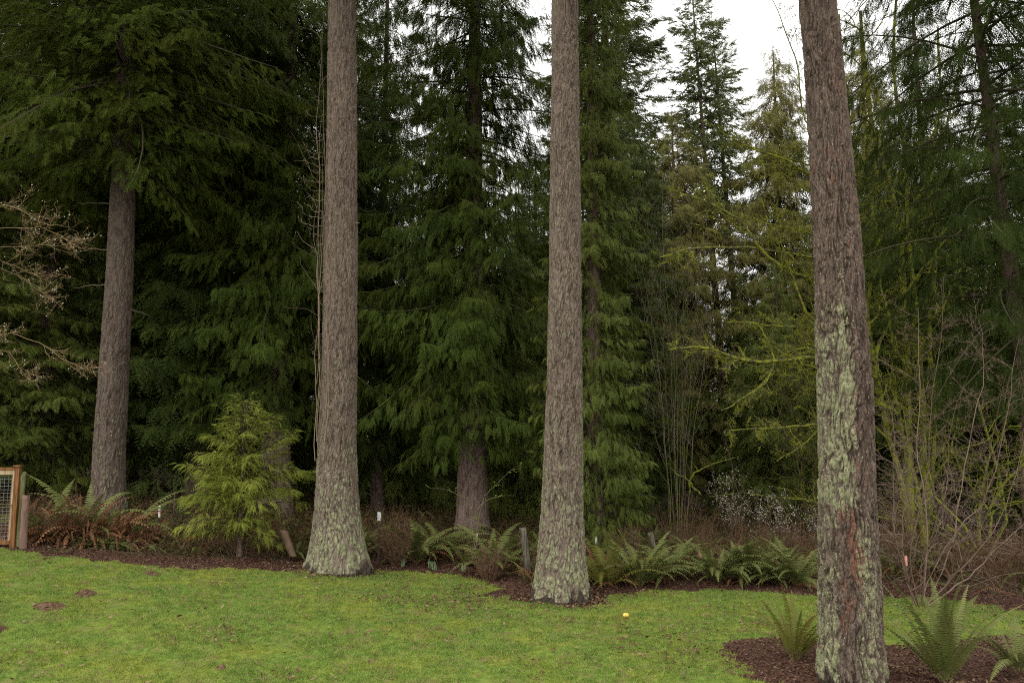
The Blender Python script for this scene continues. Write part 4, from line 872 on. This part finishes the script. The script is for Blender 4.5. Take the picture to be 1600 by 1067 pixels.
# ------------------------------------------------------------------ gate, posts, stakes, shed, small things
gY = hit(20, 855)[1]; gb = P(20, 855, gY)
g = thing('garden_gate', gb, 'stained timber gate panel with wire mesh at the left edge', 'gate')
def gx_(px): return P(px, 800, gY)[0]
zt = P(20, 735, gY)[2]; zb_ = gb[2] - .05
x1 = gx_(24); x0 = x1 - 1.5
mb = MB(); box(mb, (x1, gY, (zt + zb_) / 2 + .04), (.105, .105, zt - zb_ + .08)); mb.build('post', M['wood_new'], g)
mb = MB(); box(mb, (x1 - .01, gY, zt + .10), (.155, .155, .035)); mb.build('post_cap', M['wood_new'], g)
mb = MB(); box(mb, (x0, gY, (zt + zb_) / 2 + .04), (.105, .105, zt - zb_ + .08)); mb.build('post', M['wood_new'], g)
mb = MB(); box(mb, ((x0 + x1) / 2, gY, zt + .035), (x1 - x0 - .11, .09, .07)); mb.build('rail', M['wood_new'], g)
mb = MB(); box(mb, ((x0 + x1) / 2, gY, zb_ + .16), (x1 - x0 - .11, .09, .09)); mb.build('rail', M['wood_new'], g)
mb = MB(); box(mb, ((x0 + x1) / 2, gY - .02, zt - .045), (x1 - x0 - .11, .04, .085)); box(mb, (x1 - .075, gY - .02, (zt + zb_) / 2 + .02), (.04, .04, zt - zb_ - .22)); mb.build('inner_frame', M['wood_pale'], g)
mb = MB(); box(mb, (x1 - .12, gY + .02, (zt + zb_) / 2 + .02), (.05, .03, zt - zb_ - .22)); mb.build('inner_stile', M['wood_red'], g)
mb = MB(); L_ = []
for k_ in range(16): xx = x0 + .06 + k_ * (x1 - x0 - .16) / 15; L_.append([[xx, gY - .012, zb_ + .2], [xx, gY - .012, zt - .09]])
for k_ in range(19): zz = zb_ + .22 + k_ * (zt - zb_ - .33) / 18; L_.append([[x0 + .05, gY - .016, zz], [x1 - .095, gY - .016, zz]])
tubes(mb, np.array(L_), np.full((len(L_), 2), .0035), 4); mb.build('wire_mesh', M['wire'], g)
def rough_post(name, label, pts, Y, rad, mat, cat='post', sq=.0, seed=0):
    A = smoothline(PL(Y, *pts), 14); rr_ = np.random.default_rng(seed); n_, sd_ = 14, 10; th = np.arange(sd_) * 2 * math.pi / sd_
    RR = rad * (1 + .10 * rr_.normal(0, 1, sd_)[None] + .05 * rr_.normal(0, 1, (n_, sd_))); v = A[:, None] + np.stack([np.cos(th)[None] * RR, np.sin(th)[None] * RR, 0 * RR], -1); v[-1, :, 2] += rr_.normal(0, rad * .35, sd_)
    mb = MB(); vv = np.concatenate([v.reshape(-1, 3), A[-1:]]); t_ = np.concatenate([grid_tris(n_, sd_, True), np.array([[(n_ - 1) * sd_ + i, (n_ - 1) * sd_ + (i + 1) % sd_, n_ * sd_] for i in range(sd_)])]); mb.add(vv, t_); return tag(mb.build(name, M[mat], smooth=True), label, cat)
rough_post('old_post', 'taller mossy split post right against the timber gate', [(29, 856), (29, 800), (33, 750), (34, 738)], gY + .1, .085, 'wood_moss', seed=1)
rough_post('old_post', 'shorter reddish weathered post leaning beside the mossy one', [(36, 858), (38, 815), (41, 774)], gY - .1, .075, 'wood_red', seed=2)
Yp = hit(818, 905)[1]; rough_post('split_post', 'grey weathered split post left of the middle fir trunk', [(824, 892), (821, 860), (816, 824)], Yp, .075, 'wood_grey', seed=3)
Yp = hit(1028, 898)[1]; rough_post('split_post', 'grey post leaning among the ferns right of the middle trunk', [(1030, 898), (1024, 868), (1016, 832)], Yp, .07, 'wood_grey', seed=4)
Yp = hit(452, 880)[1]; rough_post('rotten_stump', 'leaning rotten slab of wood left of the vine clad trunk foot', [(458, 868), (450, 846), (443, 828)], Yp + .3, .10, 'snag', 'stump', seed=5)
rough_post('rotten_stump', 'reddish broken snag at the right edge above the thickets', [(1602, 800), (1600, 700), (1598, 662)], 24, .10, 'snag', 'stump', seed=6)
def stake(px, py_top, py_bot, label, tip=.20, w_=.04, Y=None, ribbon=False):
    Y = Y or hit(px, py_bot)[1]; a, b = P(px, py_bot, Y), P(px, py_top, Y); t = thing('stake', a, label, 'stake', 'thin stakes along the bed'); H = b[2] - a[2]
    mb = MB(); box(mb, (a[0], Y, a[2] + (H - tip) / 2 - .03), (w_ * .8, w_ * .35, H - tip + .06)); box(mb, (a[0], Y + w_ * .5, a[2] + (H - tip) / 2 - .03), (w_ * .3, w_ * .6, H - tip + .06)); mb.build('shaft', M['metal_dark'], t)
    mb = MB(); box(mb, (a[0], Y + w_ * .25, b[2] - tip / 2), (w_ * 1.1, w_ * 1.1, tip)); mb.build('ribbon' if ribbon else 'painted_tip', M['pink' if ribbon else 'white_paint'], t); return t
stake(591, 800, 880, 'dark rusty metal stake with white tip right of the vine clad trunk', .21, .075)
stake(247, 789, 842, 'white tipped stake before the dark fir sapling', .30, .045)
stake(745, 834, 876, 'white tipped stake before the large cedar foot', .13, .05)
stake(932, 838, 885, 'white tipped stake just right of the middle fir trunk', .20, .05)
stake(1034, 862, 890, 'pink ribboned stake right beside the leaning grey post', .15, .04, None, True)
stake(1095, 860, 900, 'pink ribboned stake among the ferns of the right hand row', .18, .06, None, True)
stake(1418, 868, 912, 'pink ribboned stake behind the reddish bare shrub', .22, .045, None, True)
# grey shed far behind the two spire firs
sY_ = 47.0; a, b = base_at(1112, sY_), base_at(1182, sY_); zt_ = P(1150, 742, sY_)[2]; zb2 = min(a[2], b[2]) - .1
sh = thing('garden_shed', ((a[0] + b[0]) / 2, sY_, zb2), 'small grey sided shed far back behind the blossoming shrub', 'shed'); mb = MB(); n_ = 14
for k_ in range(n_):
    z0_ = zb2 + (zt_ - zb2) * k_ / n_; h_ = (zt_ - zb2) / n_; v = []
    for xx in (a[0], b[0]): v += [[xx, sY_ - .03, z0_], [xx, sY_, z0_ + h_], [xx, sY_ + 3, z0_ + h_], [xx, sY_ + 3, z0_]]
    mb.add(v, [[0, 4, 5], [0, 5, 1], [0, 1, 2], [0, 2, 3], [4, 7, 6], [4, 6, 5], [0, 3, 7], [0, 7, 4]])
mb.build('walls', M['siding'], sh); mb = MB(); mx_ = sY_ + 1.5; e_ = .35
v = [[xx, yy, zz] for xx in (a[0] - e_, b[0] + e_) for yy, zz in ((sY_ - e_, zt_ + .0), (mx_, zt_ + 1.1), (sY_ + 3 + e_, zt_), (sY_ - e_, zt_ - .08), (sY_ + 3 + e_, zt_ - .08))]
mb.add(v, [[0, 5, 6], [0, 6, 1], [1, 6, 7], [1, 7, 2], [0, 1, 2], [5, 7, 6], [3, 8, 5], [3, 5, 0], [2, 7, 9], [2, 9, 4], [3, 4, 9], [3, 9, 8], [0, 2, 4], [0, 4, 3], [5, 8, 9], [5, 9, 7]]); mb.build('roof', M['shed_roof'], sh)

# molehills, fruit, dropped twigs
def mound(px, py, rx, ry, h, label, seed):
    b = hit(px, py); n_ = 60; rr_ = np.linspace(0, 1, 14); th = np.arange(n_) * 2 * math.pi / n_; Rg, TH = np.meshgrid(rr_, th, indexing='ij'); edge = 1 + .35 * gn(np.stack([np.cos(TH).ravel() * 1.8, np.sin(TH).ravel() * 1.8, np.full(TH.size, seed * 3.1)], 1)).reshape(TH.shape)
    x = b[0] + Rg * np.cos(TH) * rx * edge; y = b[1] + Rg * np.sin(TH) * ry * edge; z = hgt(x, y) + h * (1 - Rg ** 1.5) + .028 * gn(np.stack([x.ravel() * 11, y.ravel() * 11, np.full(x.size, seed)], 1)).reshape(x.shape) * (Rg < .95) + .03 - .05 * Rg
    mb = MB(); mb.add(np.stack([x, y, z], -1).reshape(-1, 3), grid_tris(14, n_, True)); tag(mb.build('molehill', M['soil'], smooth=False), label, 'molehill', 'patches of dug earth on the lawn')
mound(78, 948, .34, .30, .05, 'larger flat patch of brown dug earth on the lawn at the left', 1); mound(133, 928, .20, .22, .07, 'small molehill right behind the larger dug patch', 2)
mound(238, 897, .26, .16, .04, 'thin molehill near the bed edge before the young cedar', 3); mound(-4, 985, .14, .22, .05, 'molehill cut by the left edge of the picture', 4); mound(345, 1044, .09, .1, .03, 'tiny molehill low in the lawn', 5)
b = hit(978, 966); mb = MB(); n_ = 14; ph = np.linspace(0, math.pi, n_); th = np.arange(18) * 2 * math.pi / 18; PH, TH = np.meshgrid(ph, th, indexing='ij'); rr_ = .048 * (1 + .05 * np.cos(2 * TH) - .25 * np.exp(-(PH / .35) ** 2))
mb.add(np.stack([b[0] + rr_ * np.sin(PH) * np.cos(TH) * 1.15, b[1] + rr_ * np.sin(PH) * np.sin(TH), b[2] + .062 + rr_ * np.cos(PH) * .9], -1).reshape(-1, 3), grid_tris(n_, 18, True)); tag(mb.build('fallen_fruit', M['apple'], smooth=True), 'yellow windfall fruit lying on the lawn', 'fruit')
b = hit(935, 995); Q = PL(b[1], (880, 992), (915, 994), (955, 993), (990, 990)); Q[:, 2] = [ground(*q_[:2]) + .04 for q_ in Q]
shrub('fallen_twig', 'thin dark twig lying on the lawn in front of the middle trunk', 'twig', Q[0], [Q], 'twig_red', [(4, .2, 40)], r0=.006, seed=15)
